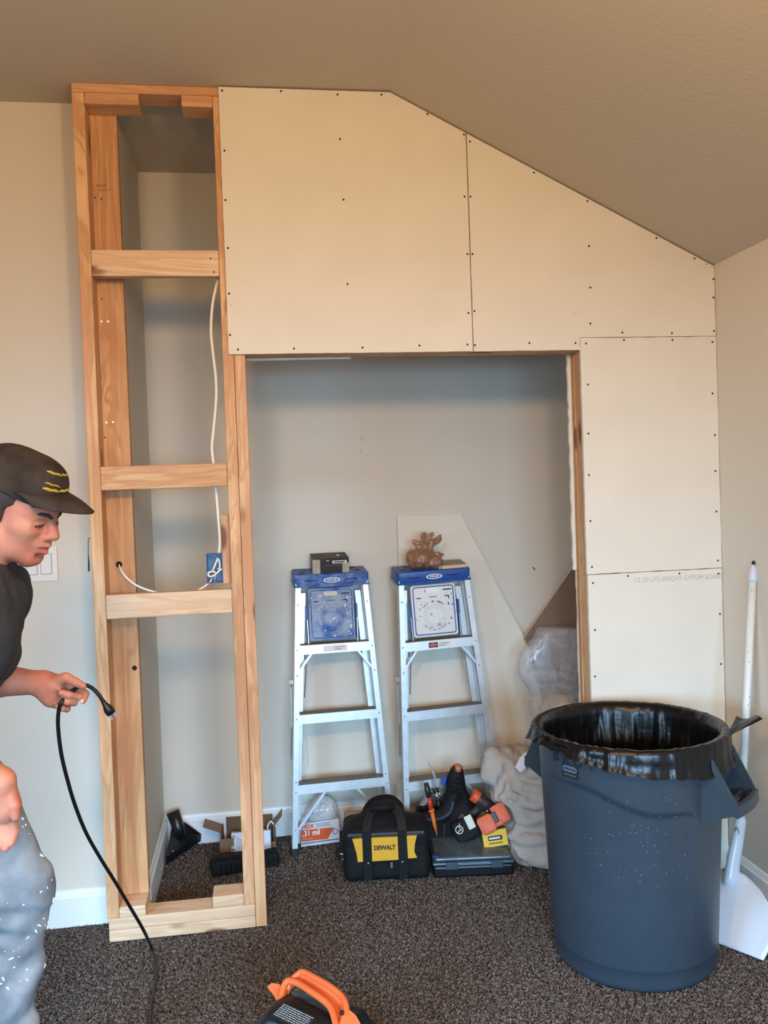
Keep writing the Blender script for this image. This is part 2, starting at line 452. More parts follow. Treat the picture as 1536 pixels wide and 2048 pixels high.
# ------------------------------------------------------------------ carpet pile: curled yarn tufts over the visible floor
def carpet():
    n = 215000
    x = rng.uniform(-1.5, XR-0.01, n*2); y = rng.uniform(-2.0, D-0.01, n*2)
    ok = ~((x < XA+0.005) & (y > YL-0.01))
    # keep only what the camera side could see, thinner with distance
    ok &= rng.random(n*2) < np.clip(1.15-(y+1.05)*0.33, 0.35, 1)*np.clip((y+2.0)/0.9+0.12, 0.12, 1)*np.clip((x+1.5)/0.75+0.15, 0.15, 1)
    x = x[ok][:n]; y = y[ok][:n]; n = len(x)
    az = rng.uniform(0, 2*PI, n); ln = rng.uniform(0.006, 0.012, n); hh = rng.uniform(0.004, 0.0085, n)
    r = rng.uniform(0.0011, 0.0018, n)
    rings = []
    for t, cz, cl, rs in ((0, 0, 0, 1.0), (0.5, 0.75, 0.25, 1.1), (1.0, 1.0, 0.85, 0.6)):
        az2 = az+t*0.9
        cx = x+np.cos(az2)*ln*cl; cyy = y+np.sin(az2)*ln*cl; cz_ = FLZ+hh*cz
        ring = []
        for k in range(3):
            a = az+PI/2+2*PI*k/3
            # ring lies across the direction of the yarn
            tilt = t
            ring.append(np.stack([cx+np.cos(a)*r*rs*(1-0.5*tilt), cyy+np.sin(a)*r*rs*(1-0.5*tilt), cz_+(r*rs*np.sin(2*PI*k/3)*tilt)], 1))
        rings.append(np.stack(ring, 1))
    V = np.stack(rings, 1).reshape(-1, 3)     # n,3 rings,3 verts
    base = np.arange(n)[:, None]*9; tri = []
    for g in (0, 1):
        for k in range(3):
            a = g*3+k; b = g*3+(k+1) % 3; c = a+3; d = b+3
            tri += [(a, b, d), (a, d, c)]
    tri += [(6, 7, 8)]
    F = (base[:, :, None]+np.array(tri)[None]).reshape(-1, 3)
    o = npmesh('carpet_pile', V, F, YARN, None, True)
    tag(o, 'brown-grey twisted carpet pile covering the whole floor', 'carpet', kind='stuff')
YARN = mat('carpet_yarn', (150, 135, 125), 0.95, col2=(92, 81, 75), vscale=90, detail=2, lo=0.38, hi=0.62, spec=0.1)
carpet()

# ------------------------------------------------------------------ lumber framing
fr = thing('wooden_frame', 'bare lumber stud frame with three cross braces standing left of the drywall', 'stud frame', (0.25, 0.057, 0))
def lum(name, x0, x1, y0, y1, z0, z1, m, bev=0.003):
    o = obj(name, box(x0-0.25, x1-0.25, y0-0.057, y1-0.057, z0, z1, bev, 2), m, fr); return o
Y0, Y1 = SF, SF+0.089
lum('stud', 0.0, 0.038, Y0, Y1, 0.0765, 2.7105, WOODZ)
lum('stud', 0.0355, 0.122, 0.1035, 0.1415, 0.110, 2.700, WOODY)
sA = lum('stud', 0.436, 0.4715, Y0, Y1, 0.0765, 2.7105, WOODZ)
sB = lum('stud', 0.4725, 0.508, Y0, Y1, 0.0, 1.8810, WOODZ)
lum('top_plate', 0.0, 1.0, Y0, Y1, 2.7110, 2.7395, WOODX)
lum('bottom_plate', 0.004, 0.4715, Y0, Y1, 0.0, 0.0375, WOODPX)
lum('bottom_plate', 0.004, 0.4715, Y0, Y1, 0.038, 0.0760, WOODPX)
for z0, z1, m in ((2.135, 2.218, WOODPX), (1.4555, 1.5315, WOODX), (1.0435, 1.1205, WOODPX)):
    lum('cross_brace', 0.0385, 0.4355, Y0, Y0+0.038, z0, z1, m)
lum('block', 0.0385, 0.205, Y0, Y1, 2.6755, 2.7105, WOODX)
lum('block', 0.337, 0.4355, Y0, Y1, 2.6745, 2.7105, WOODX)
lum('block', 0.0385, 0.1215, Y0, 0.1415, 0.0765, 0.1095, WOODPX)
lum('block', 0.335, 0.4355, Y0, Y1, 0.0765, 0.1145, WOODPX)
lum('block', 0.408, 0.4355, 0.0515, 0.0895, 1.135, 1.363, WOODZ)
lum('header', 0.5085, 1.6425, Y0, Y0+0.0435, 1.8815, 1.970, WOODX)
lum('header', 0.5085, 1.6425, Y0+0.0455, Y1, 1.8815, 1.970, WOODX)
lum('jamb_stud', 1.6475, 1.6855, Y0, Y0+0.058, 0.0, 1.9225, WOODZ)
lum('jamb_stud', 1.6440, 1.6855, Y0+0.0595, Y1, 0.0, 1.8800, WOODY)
lum('stud', 2.095, 2.133, Y0, Y1, 0.0, 2.16, WOODZ)
lum('stud', 1.249, 1.287, Y0, Y1, 1.9705, 2.59, WOODZ)
lum('stud', 1.6475, 1.6855, Y0, Y1, 1.9235, 2.38, WOODZ)
# nail heads, drilled hole, knots on the wide stud
FO = Vector((0.25, 0.057, 0))
def dots(name, pts, y, r, m, n=10):
    for px, py in pts:
        p = AY(px, py, y)-FO; bm = BM(); cyl(bm, p+Vector((0, 0.0005, 0)), p-Vector((0, 0.0009, 0)), r, n); obj(name, bm, m, fr)
dots('nail_hole', ((190, 395), (203, 398), (204, 598), (210, 875)), 0.1033, 0.0028, BLACK)
dots('nail_head', ((203, 643), (216, 643), (213, 845), (226, 844)), 0.1030, 0.0035, mat('bright_nail', (236, 214, 160), 0.3, 0.6))
HOLE = mat('hole_dark', (28, 16, 10), 0.9)
dots('drilled_hole', ((238, 1129),), 0.1030, 0.0105, HOLE, 20)
dots('knot_hole', ((269, 1336),), 0.1030, 0.008, HOLE, 16)
bm = BM()
for i, (px, w_) in enumerate(((193, 5), (200, 4), (206, 7), (197, 16), (216, 5))):
    p = AY(px, 371 if i < 3 else 380, 0.1033)-FO; bx(bm, p.x, p.x+w_*0.0016, p.y-0.0004, p.y+0.0004, p.z-0.0012*(2 if i < 3 else 1), p.z+0.0012*(2 if i < 3 else 1))
obj('grade_stamp', bm, mat('stamp_ink', (150, 98, 58), 0.8), fr)['kind'] = 'stuff'
dots('screw_head', ((421, 517), (428, 544)), Y0-0.0003, 0.003, mat('dark_screw', (60, 30, 24), 0.5), 8)

# ------------------------------------------------------------------ drywall sheets with their screws
def ragged(pts, step=0.025, amp=0.0007, keep=()):
    out = []; n = len(pts)
    for i in range(n):
        a = Vector(pts[i]); b = Vector(pts[(i+1) % n]); L = (b-a).length; k = max(1, int(L/step)); t = (b-a)/max(L, 1e-9); nn = Vector((-t.y, t.x))
        for j in range(k):
            q = a+(b-a)*j/k
            if j and i not in keep: q = q+nn*random.uniform(-amp, amp)
            out.append((q.x, q.y))
    return out
def sheet(label, pts, y0, y1, screws=(), amp=0.0008, keep=(), tape=()):
    xs = [p[0] for p in pts]; zs = [p[1] for p in pts]; cx, cz = sum(xs)/len(xs), min(zs)
    root = thing('drywall_sheet', label, 'drywall sheet', (cx, y0, cz))
    q = [(x-cx, z-cz) for x, z in ragged(pts, amp=amp, keep=keep)]
    bm = BM(); prism(bm, q, 1, 0, y1-y0, mi=1, mi_front=0)
    obj('board', bm, [GYP, GYPEDGE], root)
    for s in screws:
        p = AY(s[0], s[1], y0-0.0006); r = s[2] if len(s) > 2 else 0.0036
        bm = BM()
        bmesh.ops.create_uvsphere(bm, u_segments=10, v_segments=6, radius=r, matrix=Matrix.Diagonal((1, 0.35, 1, 1)))
        o = obj('screw', bm, BLACK, root, True, loc=(p.x-cx, -0.0002, p.z-cz))
    return root
zl = lambda x: 2.7345-(x-XB)*sl
S1 = [(444, 181), (562, 182), (675, 189), (763, 189), (855, 228), (928, 269), (449, 301), (680, 278), (451, 400), (687, 399), (456, 496), (458, 587), (695, 568), (460, 670), (476, 699), (588, 697), (725, 695), (839, 691), (935, 689), (929, 393), (935, 508), (937, 626), (697, 545, 0.0012), (462, 611, 0.0014)]
S2 = [(940, 283), (941, 393), (945, 508), (949, 622), (950, 690), (1068, 345), (1175, 402), (1313, 476), (1389, 517), (1413, 528, 0.002), (1424, 535, 0.0014), (1178, 492), (1181, 575), (1176, 574, 0.0014), (1181, 647), (1150, 625, 0.0012), (1245, 665), (1344, 666), (1428, 662), (1427, 595), (1427, 558), (1059, 686), (1151, 686)]
S3 = [(1172, 687), (1248, 680), (1345, 680), (1425, 684), (1176, 769), (1177, 867), (1425, 787), (1430, 870), (1178, 950), (1431, 942), (1181, 1042), (1433, 1023), (1184, 1134), (1436, 1121)]
S4 = [(1186, 1166), (1256, 1152), (1359, 1147), (1437, 1147), (1190, 1260), (1440, 1228), (1190, 1353), (1442, 1328)]
sheet('large drywall sheet with clipped upper corner beside the bare stud frame', [(0.456, 1.8813), (0.456, 2.7345), (XB, 2.7345), (1.2640, zl(1.2640)), (1.2650, 1.8813)], 0, SF, S1, keep=(1, 2, 3), amp=0.0006)
sheet('sloping drywall sheet under the slanted ceiling above the opening', [(1.2688, 1.8813), (1.2680, zl(1.268)), (2.1405, zl(2.1405)), (2.1405, 1.9245), (1.6440, 1.9245), (1.6428, 1.8813)], 0, SF, S2, keep=(1, 3))
sheet('upper drywall sheet between the opening and the right wall', [(1.6440, 1.1110), (1.6428, 1.9225), (2.1415, 1.9225), (2.1415, 1.1110)], 0, SF, S3)
s4 = sheet('printed lower drywall sheet behind the grey trash can', [(1.6470, 0.004), (1.6462, 1.1085), (2.1405, 1.1085), (2.1395, 0.004)], 0, SF, S4)
pa = AY(1281, 1163, 0); pb = AY(1432, 1151, 0)
INK = mat('faded_print', (182, 178, 170), 0.9)
text_mesh('printed_text', '1/2 GP LITE-WEIGHT GYPSUM BOARD', 0.0245, INK, s4,
          Matrix.Translation(Vector(((pa.x+pb.x)/2, -0.0003, (pa.z+pb.z)/2))-s4.location) @ Matrix.Rotation(0.005, 4, 'Y') @ Matrix.Rotation(PI/2, 4, 'X'), 0.0001, xs=0.80)
# closet-side sheets seen on edge past the jamb and header
sheet('upper drywall sheet on the far side of the jamb, showing its ragged edge', [(1.6330, 1.1180), (1.6330, 1.8800), (2.1405, 1.8800), (2.1405, 1.1180)], Y1+0.0005, Y1+SF, amp=0.0022)
sheet('lower drywall sheet on the far side of the jamb above the clear plastic', [(1.6440, 0.004), (1.6440, 1.1160), (2.1405, 1.1160), (2.1405, 0.004)], Y1+0.0005, Y1+SF, amp=0.0016)
sheet('narrow drywall strip on the far face of the opening header', [(0.510, 1.8740), (0.510, 2.6), (0.866, 2.6), (0.864, 1.8770)], Y1+0.0005, Y1+SF, amp=0.0006)
# offcut leaning on the back wall, cut on the slant, and a brown-backed offcut in front of it
tl = AY(794, 1033, 0.765); tr = AY(921, 1028, 0.765); rr = AY(1056, 1290, 0.755)
def lean_sheet(name, label, pts, mats, th=0.0125):
    """pts: world points on the front face (Vector list)"""
    o = thing(name, label, 'drywall sheet', (sum(p.x for p in pts)/len(pts), pts[0].y, 0))
    n = (pts[1]-pts[0]).cross(pts[2]-pts[0]).normalized()
    if n.y < 0: n = -n
    bm = BM(); A = [bm.verts.new(p-o.location) for p in pts]; B = [bm.verts.new(p+n*th-o.location) for p in pts]
    bm.faces.new(A).material_index = 0; bm.faces.new(B[::-1]).material_index = 0
    for i in range(len(pts)):
        bm.faces.new((A[i], A[(i+1) % len(pts)], B[(i+1) % len(pts)], B[i])).material_index = 1
    obj('board', bm, mats, o); return o
def onplane(px, py, p, n):
    d = ray(px, py); t = (Vector(p)-Vector(CAM)).dot(n)/d.dot(n); return Vector(CAM)+t*d
pn = Vector((0, -1, 0.030)).normalized(); pp = Vector((1.3, 0.735, 0.0))
sl_pts = [onplane(x, y, pp, pn) for x, y in ((794, 1033), (921, 1028), (1056, 1290))]
tz = lambda p, q, z: p+(q-p)*((z-p.z)/(q.z-p.z))
low_r = tz(sl_pts[1], sl_pts[2], 0.42)
bl = Vector((sl_pts[0].x-0.005, 0.735+0.03*0.001, 0.001)); br = Vector((low_r.x, 0.735, 0.001))
lean_sheet('drywall_offcut', 'white drywall offcut with slanted edge leaning behind the second ladder', [sl_pts[0], sl_pts[1], low_r, br, bl], [GYP, GYPEDGE])
pn2 = Vector((0, -1, 0.045)).normalized(); pp2 = Vector((1.8, 0.700, 0.0))
q = [onplane(x, y, pp2, pn2) for x, y in ((1048, 1276), (1150, 1128))]
q2 = q[0]+(q[1]-q[0])*2.1
lo = onplane(1056, 1292, pp2, pn2)
lean_sheet('drywall_offcut', 'brown-backed triangular drywall offcut behind the clear plastic bag', [q[0], q2, Vector((q2.x, 0.7, 0.001)), Vector((lo.x+0.16, 0.7, 0.001)), lo], [KRAFTBACK, GYPEDGE])

# ------------------------------------------------------------------ electrical: box, cables, switch, outlet
CABLE = mat('white_cable', (236, 228, 208), 0.45)
BLUEP = mat('blue_plastic', (58, 104, 158), 0.4, var=0.25, vscale=60)
eb = thing('electrical_box', 'open blue electrical box screwed to the stud block, wires inside', 'electrical box', (0.382, 0.075, 1.187))
bm = BM(); w2, h2, t_ = 0.0265, 0.048, 0.0025
for a in ((-w2, w2, 0.018, 0.021, -h2, h2), (-w2, -w2+t_, -0.022, 0.02, -h2, h2), (w2-t_, w2, -0.022, 0.02, -h2, h2), (-w2, w2, -0.022, 0.02, h2-t_, h2), (-w2, w2, -0.022, 0.02, -h2, -h2+t_)): bx(bm, *a, bev=0.0006, seg=1)
obj('box_body', bm, BLUEP, eb)
for s in (-1, 1):
    bm = BM(); bx(bm, -0.006, 0.006, -0.022, -0.01, s*(h2-0.004)-0.004, s*(h2-0.004)+0.004, 0.001, 1); obj('screw_tab', bm, BLUEP, eb)
bm = BM(); tube(bm, spline([(0.010, 0.012, 0.036), (0.001, -0.012, 0.012), (-0.006, -0.016, -0.006), (0.012, -0.010, 0.030), (0.017, -0.014, 0.004), (0.010, -0.010, -0.004)], 6), 0.0032, 8)
obj('wire', bm, CABLE, eb, True)
bm = BM(); tube(bm, spline([(0.022, -0.020, -0.002), (0.010, -0.024, -0.012), (-0.006, -0.024, -0.024), (-0.019, -0.022, -0.024), (-0.021, -0.018, -0.014), (-0.010, -0.015, -0.010), (0.002, -0.010, -0.016), (-0.004, 0.008, -0.040)], 6), 0.0036, 8)
obj('wire', bm, CABLE, eb, True)
def flatcable(name, label, pts, r=0.0042):
    bm = BM(); P = spline(pts, 7); prof = [(r*math.cos(a)*1.15, r*math.sin(a)*0.7) for a in [2*PI*i/10 for i in range(10)]]
    sweep(bm, [p-P[0] for p in P], prof)
    o = obj(name, bm, CABLE, None, True); o.location = P[0]; tag(o, label, 'cable'); return o
yb = 0.06
flatcable('electrical_cable', 'white cable hanging from the top cross brace down to the blue box',
          [AY(x, y, yy) for x, y, yy in ((438, 553, 0.07), (432, 575, 0.07), (425, 610, 0.075), (422, 660, 0.08), (426, 705, 0.08), (432, 760, 0.08), (432, 805, 0.08), (427, 860, 0.08), (424, 895, 0.08), (428, 935, 0.08), (433, 990, 0.08), (437, 1040, 0.08), (440, 1080, 0.078), (438, 1106, 0.078))])
flatcable('electrical_cable', 'white cable drooping from the drilled stud hole to the blue box',
          [AY(x, y, yy) for x, y, yy in ((238, 1128, 0.115), (240, 1136, 0.09), (250, 1152, 0.075), (270, 1169, 0.065), (295, 1180, 0.06), (325, 1187, 0.058), (360, 1190, 0.058), (390, 1183, 0.06), (408, 1174, 0.066), (420, 1164, 0.07), (424, 1157, 0.074))])
WPL = mat('white_plate_plastic', (226, 222, 216), 0.35)
c = AY(64, 1129, YL)
sw = thing('light_switch', 'white rocker light switch plate on the left wall beside the worker', 'light switch', (c.x, YL, c.z))
obj('plate', box(-0.082, 0.082, -0.005, 0, -0.058, 0.058, 0.0025, 2), WPL, sw)
for k in (-1, 0, 1):
    o = obj('rocker', box(k*0.046-0.0165, k*0.046+0.0165, -0.0085, -0.004, -0.033, 0.033, 0.0015, 2), WPL, sw)
    bm = BM()
    for a in ((-0.0185, 0.0185, -0.0052, -0.0040, 0.0335, 0.0350), (-0.0185, 0.0185, -0.0052, -0.0040, -0.0350, -0.0335), (-0.0185, -0.0170, -0.0052, -0.0040, -0.035, 0.035), (0.0170, 0.0185, -0.0052, -0.0040, -0.035, 0.035)):
        bx(bm, a[0]+k*0.046, a[1]+k*0.046, *a[2:])
    obj('rocker_gap', bm, mat('gap_grey', (150, 146, 140), 0.8) if 'gap_grey' not in MATS else MATS['gap_grey'], sw)
    for s in (-1, 1):
        bm = BM(); cyl(bm, (k*0.046, -0.0058, s*0.048), (k*0.046, -0.004, s*0.048), 0.003, 10); obj('plate_screw', bm, WPL, sw)
c = AY(600, 1505, D)
ol = thing('wall_outlet', 'blank white outlet plate on the back wall behind the first ladder', 'outlet', (c.x-0.005, D, c.z))
obj('plate', box(-0.036, 0.036, -0.005, 0, -0.058, 0.058, 0.0025, 2), PAINT, ol)
for s in (-1, 1): obj('socket', box(-0.016, 0.016, -0.0065, -0.004, s*0.02-0.014, s*0.02+0.014, 0.004, 2), PAINT, ol)
# ================================================================== step ladders
ALU = mat('aluminium', (214, 218, 220), 0.34, 0.55, var=0.12, vscale=30, bump=0.05, bscale=90)
ALUD = mat('worn_tread', (128, 124, 118), 0.55, 0.5, var=0.3, vscale=50)
STEEL = mat('bright_steel', (190, 194, 198), 0.25, 0.9)
RUBBER = mat('black_rubber', (24, 24, 26), 0.7)
LBLUE = mat('ladder_blue', (38, 84, 160), 0.4, var=0.15, vscale=40)
LBLUED = mat('dusty_ladder_blue', (112, 136, 182), 0.6, col2=(54, 90, 158), vscale=30, detail=6, lo=0.42, hi=0.62)
TRAYB = mat('paint_hazed_tray', (150, 164, 184), 0.6, col2=(58, 98, 170), vscale=14, detail=8, lo=0.36, hi=0.56)
TRAYW = mat('white_painted_tray', (226, 228, 228), 0.6, col2=(70, 100, 150), vscale=26, detail=8, lo=0.27, hi=0.36)
WHITE = mat('white_paint', (236, 236, 234), 0.5)
INKB = mat('black_ink', (26, 26, 28), 0.6)
INKG = mat('grey_ink', (120, 124, 130), 0.7)
REDL = mat('red_label', (196, 84, 80), 0.5)
PAPER = mat('white_sticker', (228, 226, 220), 0.6)

def rounded(w, h, r, n=6, cx=0, cy=0):
    out = []
    for sx, sy, a0 in ((1, 1, 0), (-1, 1, 90), (-1, -1, 180), (1, -1, 270)):
        for i in range(n+1):
            a = math.radians(a0+90*i/n); out.append((cx+sx*(w-r)+r*math.cos(a), cy+sy*(h-r)+r*math.sin(a)))
    return out
def ring_mesh(bm, c, r, tr, n=40, seg=8, sy=1.0):
    """torus lying in the xz plane"""
    rings = []
    for i in range(n):
        a = 2*PI*i/n; ring = []
        for j in range(seg):
            b = 2*PI*j/seg; rr = r+tr*math.cos(b); ring.append(bm.verts.new((c[0]+rr*math.cos(a), c[1]+tr*sy*math.sin(b), c[2]+rr*math.sin(a))))
        rings.append(ring)
    for i in range(n):
        for j in range(seg):
            bm.faces.new((rings[i][j], rings[(i+1) % n][j], rings[(i+1) % n][(j+1) % seg], rings[i][(j+1) % seg]))
def arc_text(name, body, size, r, c, a0, a1, m, parent, y, flip=False):
    n = len(body)
    for i, ch in enumerate(body):
        if ch == ' ': continue
        a = a0+(a1-a0)*i/max(n-1, 1); p = (c[0]+r*math.cos(a), y, c[1]+r*math.sin(a))
        rz = a-PI/2 if not flip else a+PI/2
        text_mesh(name, ch, size, m, parent, Matrix.Translation(p) @ Matrix.Rotation(-rz, 4, 'Y') @ Matrix.Rotation(PI/2, 4, 'X'), 0.0002)
def ladder(label, loc, rot, paint, capm, tray, oval, arcs, cap_tilt):
    L = thing('step_ladder', label, 'ladder', loc, rot, None)
    hb, ht, HH = 0.2075, 0.146, 1.075
    hw = lambda z: hb+(ht-hb)*z/HH
    # front rails: C channels (web outside, flanges front and back)
    for s in (-1, 1):
        bm = BM()
        prof = [(0, 0), (-0.021, 0), (-0.021, 0.003), (-0.003, 0.003), (-0.003, 0.047), (-0.021, 0.047), (-0.021, 0.05), (0, 0.05)]
        A = []; B = []
        for u, v in prof:
            A.append(bm.verts.new((s*(hw(0.014)+u), v, 0.014))); B.append(bm.verts.new((s*(hw(HH)+u), v, HH)))
        n = len(prof)
        for i in range(n): bm.faces.new((A[i], A[(i+1) % n], B[(i+1) % n], B[i]))
        bm.faces.new(A); bm.faces.new(B[::-1])
        rail = obj('rail', bm, ALU, L)
        for z in (0.10, 0.245, 0.285, 0.53, 0.70, 0.80, 0.98):
            bm = BM(); bmesh.ops.create_uvsphere(bm, u_segments=8, v_segments=5, radius=0.0035); o = obj('rivet', bm, STEEL, rail, True, loc=(s*(hw(z)-0.0105), -0.0002, z))
        bm = BM(); bx(bm, s*hw(0)-0.013-s*0.010, s*hw(0)+0.013-s*0.010, -0.003, 0.053, -0.002, 0.03, 0.004, 2)
        obj('foot', bm, RUBBER, L)
        # rear rail folded in behind
        bm = BM(); k0, k1 = hw(0)-0.012, hw(HH)-0.02
        for y0, y1, t in ((0.066, 0.069, 0.024), (0.069, 0.088, 0.003)):
            A = []
            for z, k in ((0.02, k0), (HH-0.05, k1)):
                for u, v in ((0, y0), (-t, y0), (-t, y1), (0, y1)): A.append(bm.verts.new((s*(k+u), v, z)))
            for i in range(4): bm.faces.new((A[i], A[(i+1) % 4], A[4+(i+1) % 4], A[4+i]))
            bm.faces.new(A[:4]); bm.faces.new(A[4:][::-1])
        obj('rear_rail', bm, ALU, L)
        bm = BM(); bx(bm, s*(k0-0.012)-0.014, s*(k0-0.012)+0.014, 0.063, 0.09, 0.0, 0.028, 0.003, 1); obj('foot', bm, RUBBER, L)
    # steps: front apron, ribbed tread, under lip
    for z in (0.272, 0.545, 0.818):
        k = hw(z)-0.004; bm = BM()
        prof = [(-0.001, z-0.036), (-0.001, z)]
        for i in range(7):
            y = 0.004+i*0.0115; prof += [(y, z+0.0005), (y+0.002, z+0.003), (y+0.007, z+0.003), (y+0.009, z+0.0005)]
        prof += [(0.086, z), (0.086, z-0.03), (0.083, z-0.03), (0.083, z-0.004), (0.002, z-0.004), (0.002, z-0.036)]
        A = [bm.verts.new((-k, y, zz)) for y, zz in prof]; B = [bm.verts.new((k, y, zz)) for y, zz in prof]; n = len(prof)
        for i in range(n):
            f = bm.faces.new((A[i], A[(i+1) % n], B[(i+1) % n], B[i])); f.material_index = 1 if 1 <= i <= n-7 else 0
        bm.faces.new(A[::-1]); bm.faces.new(B)
        st = obj('step', bm, [ALU, ALUD], L)
    # diagonal braces under top and bottom steps
    for s in (-1, 1):
        bm = BM()
        for y in (0.012, 0.03): sweep(bm, [(s*(hw(0.71)-0.012), y, 0.705), (s*(hw(0.78)-0.07), y, 0.786)], [(-0.004, -0.006), (0.004, -0.006), (0.004, 0.006), (-0.004, 0.006)])
        obj('brace', bm, ALU, L)
        bm = BM()
        for y in (0.014, 0.034): sweep(bm, [(s*(hw(0.09)-0.012), y, 0.085), (s*0.062, y, 0.240)], [(-0.005, -0.007), (0.005, -0.007), (0.005, 0.007), (-0.005, 0.007)])
        obj('brace', bm, ALU, L)
        bm = BM(); tube(bm, [(s*(hw(0.78)-0.045), 0.055, 0.775), (s*(hw(0.78)-0.05), 0.058, 0.73), (s*(hw(0.60)-0.052-0.006*s), 0.05, 0.605)], 0.0025, 8)
        obj('spreader_rod', bm, STEEL, L)
    bm = BM(); tube(bm, [(-hw(0.66)-0.010, 0.02, 0.668), (-hw(0.66)-0.012, 0.015, 0.655), (-hw(0.5)-0.008, 0.012, 0.50), (-hw(0.36)-0.006, 0.03, 0.37)], 0.003, 8)
    ring_mesh(bm, (-hw(0.66)-0.010, 0.02, 0.675), 0.006, 0.002, 14, 6)
    obj('spreader_bar', bm, STEEL, L)
    # top cap
    T = Matrix.Translation((0, 0.0, HH)) @ Matrix.Rotation(math.radians(cap_tilt), 4, 'X')
    bm = BM(); cw = ht+0.006
    pts = rounded(cw, 0.066, 0.012, 4, 0, 0.062)
    prism(bm, pts, 2, -0.024, 0.024); bmesh.ops.recalc_face_normals(bm, faces=bm.faces)
    es = [e for e in bm.edges if abs(e.verts[0].co.z-e.verts[1].co.z) < 1e-6]
    bmesh.ops.bevel(bm, geom=es, offset=0.004, segments=2, affect='EDGES', profile=0.5)
    bx(bm, -cw-0.0015, cw+0.0015, -0.007, 0.128, -0.027, -0.017, 0.002, 1)
    bmesh.ops.transform(bm, matrix=T, verts=bm.verts)
    cap = obj('top_cap', bm, capm, L)
    autosmooth(cap, 30)
    def capm_(p, rx=PI/2): return T @ Matrix.Translation(p) @ Matrix.Rotation(rx, 4, 'X')
    bm = BM()
    for xx in (-0.085, 0.078): bx(bm, xx-0.028, xx+0.028, -0.0048, -0.0036, -0.0015, 0.002, 0.001, 1, T=T)
    obj('slot', bm, INKB, cap)
    # oval emblem on the front of the cap
    bm = BM(); a_, b_ = 0.034, 0.0105
    out = [(a_*math.cos(t), b_*math.sin(t)) for t in [2*PI*i/40 for i in range(40)]]
    vs = [bm.verts.new((x, -0.0052, z)) for x, z in out]; bm.faces.new(vs); bmesh.ops.transform(bm, matrix=T, verts=bm.verts)
    emb = obj('emblem', bm, WHITE, cap)
    bm = BM(); vs = [bm.verts.new((0.80*x, -0.0056, 0.68*z)) for x, z in out]; bm.faces.new(vs); bmesh.ops.transform(bm, matrix=T, verts=bm.verts)
    obj('emblem_field', bm, LBLUE, emb)
    text_mesh('lettering', 'WERNER', 0.0105, WHITE, emb, capm_((0, -0.0062, 0)), 0.0002, xs=0.92, bold=0.0003)
    # tool holes in the cap top
    for x, y, r in ((-0.118, 0.045, 0.012), (-0.10, 0.095, 0.009), (0.112, 0.05, 0.012), (0.10, 0.098, 0.009), (-0.07, 0.06, 0.006)):
        bm = BM(); cyl(bm, (x, y, 0.0235), (x, y, 0.0246), r, 20); bmesh.ops.transform(bm, matrix=T, verts=bm.verts); obj('tool_hole', bm, INKB, cap)
    # folded pail shelf between cap and first step
    cz = 0.937; ty = 0.030
    bm = BM(); prism(bm, rounded(0.094, 0.106, 0.012, 5, -0.002, cz), 1, ty, ty+0.012); bmesh.ops.recalc_face_normals(bm, faces=bm.faces)
    es = [e for e in bm.edges if abs(e.verts[0].co.y-ty) < 1e-6 and abs(e.verts[1].co.y-ty) < 1e-6]
    bmesh.ops.bevel(bm, geom=es, offset=0.003, segments=2, affect='EDGES', profile=0.5)
    tr = autosmooth(obj('pail_shelf', bm, tray, L), 30)
    bm = BM(); sweep(bm, [(x, ty, z) for x, z in rounded(0.084, 0.096, 0.010, 5, -0.002, cz)]+[(0.082, ty, cz+0.086)], circ(0.0022, 6)); obj('raised_border', bm, LBLUE if arcs else LBLUED, tr, True)
    bm = BM(); ring_mesh(bm, (-0.002, ty, cz-0.022), 0.044, 0.0042, 44, 8); obj('pail_ring', bm, tray, tr, True)
    bm = BM(); ring_mesh(bm, (-0.002, ty, cz-0.022), 0.034, 0.0030, 40, 8); obj('pail_ring', bm, tray, tr, True)
    for x, r in ((-0.062, 0.015), (0.060, 0.014)):
        bm = BM(); ring_mesh(bm, (x, ty, cz+0.026), r, 0.0015, 24, 6); obj('raised_disc', bm, tray, tr, True)
    bm = BM(); prism(bm, rounded(0.028, 0.009, 0.008, 5, -0.004, cz+0.082), 1, ty-0.0012, ty-0.0002); obj('handle_slot', bm, PAINT if arcs is False else WHITE, tr)
    bm = BM(); bx(bm, 0.040, 0.074, ty-0.0012, ty-0.0002, cz+0.078, cz+0.083); bx(bm, 0.046, 0.064, ty-0.0012, ty-0.0002, cz+0.052, cz+0.056); bx(bm, 0.060, 0.064, ty-0.0012, ty-0.0002, cz+0.042, cz+0.056)
    bx(bm, -0.074, -0.054, ty-0.0012, ty-0.0002, cz+0.050, cz+0.054); bx(bm, -0.02, 0.012, ty-0.0012, ty-0.0002, cz+0.053, cz+0.0555)
    obj('drill_recess', bm, INKB, tr)
    for s in (-1, 1):
        bm = BM(); bx(bm, s*0.1015-0.0045-0.002, s*0.1015+0.0045-0.002, ty-0.004, ty+0.02, cz-0.108, cz+0.036, 0.002, 1); obj('shelf_arm', bm, LBLUE, tr)
        bm = BM(); tube(bm, [(s*0.102-0.002, ty-0.005, cz-0.02), (s*0.100-0.002, ty-0.006, cz-0.122)], 0.002, 6); obj('shelf_wire', bm, STEEL, tr)
    ic = INKG if arcs is False else INKB
    arc_text('lettering', 'NOT A STEP', 0.013, 0.057, (-0.002, cz-0.022), math.radians(138), math.radians(48), ic, tr, ty-0.0008)
    arc_text('lettering', 'NO ES UN PELDAÑO', 0.010, 0.058, (-0.002, cz-0.022), math.radians(222), math.radians(318), ic, tr, ty-0.0008, True)
    # paint splashes on tray
    rs = random.Random(5 if arcs else 9)
    bm = BM()
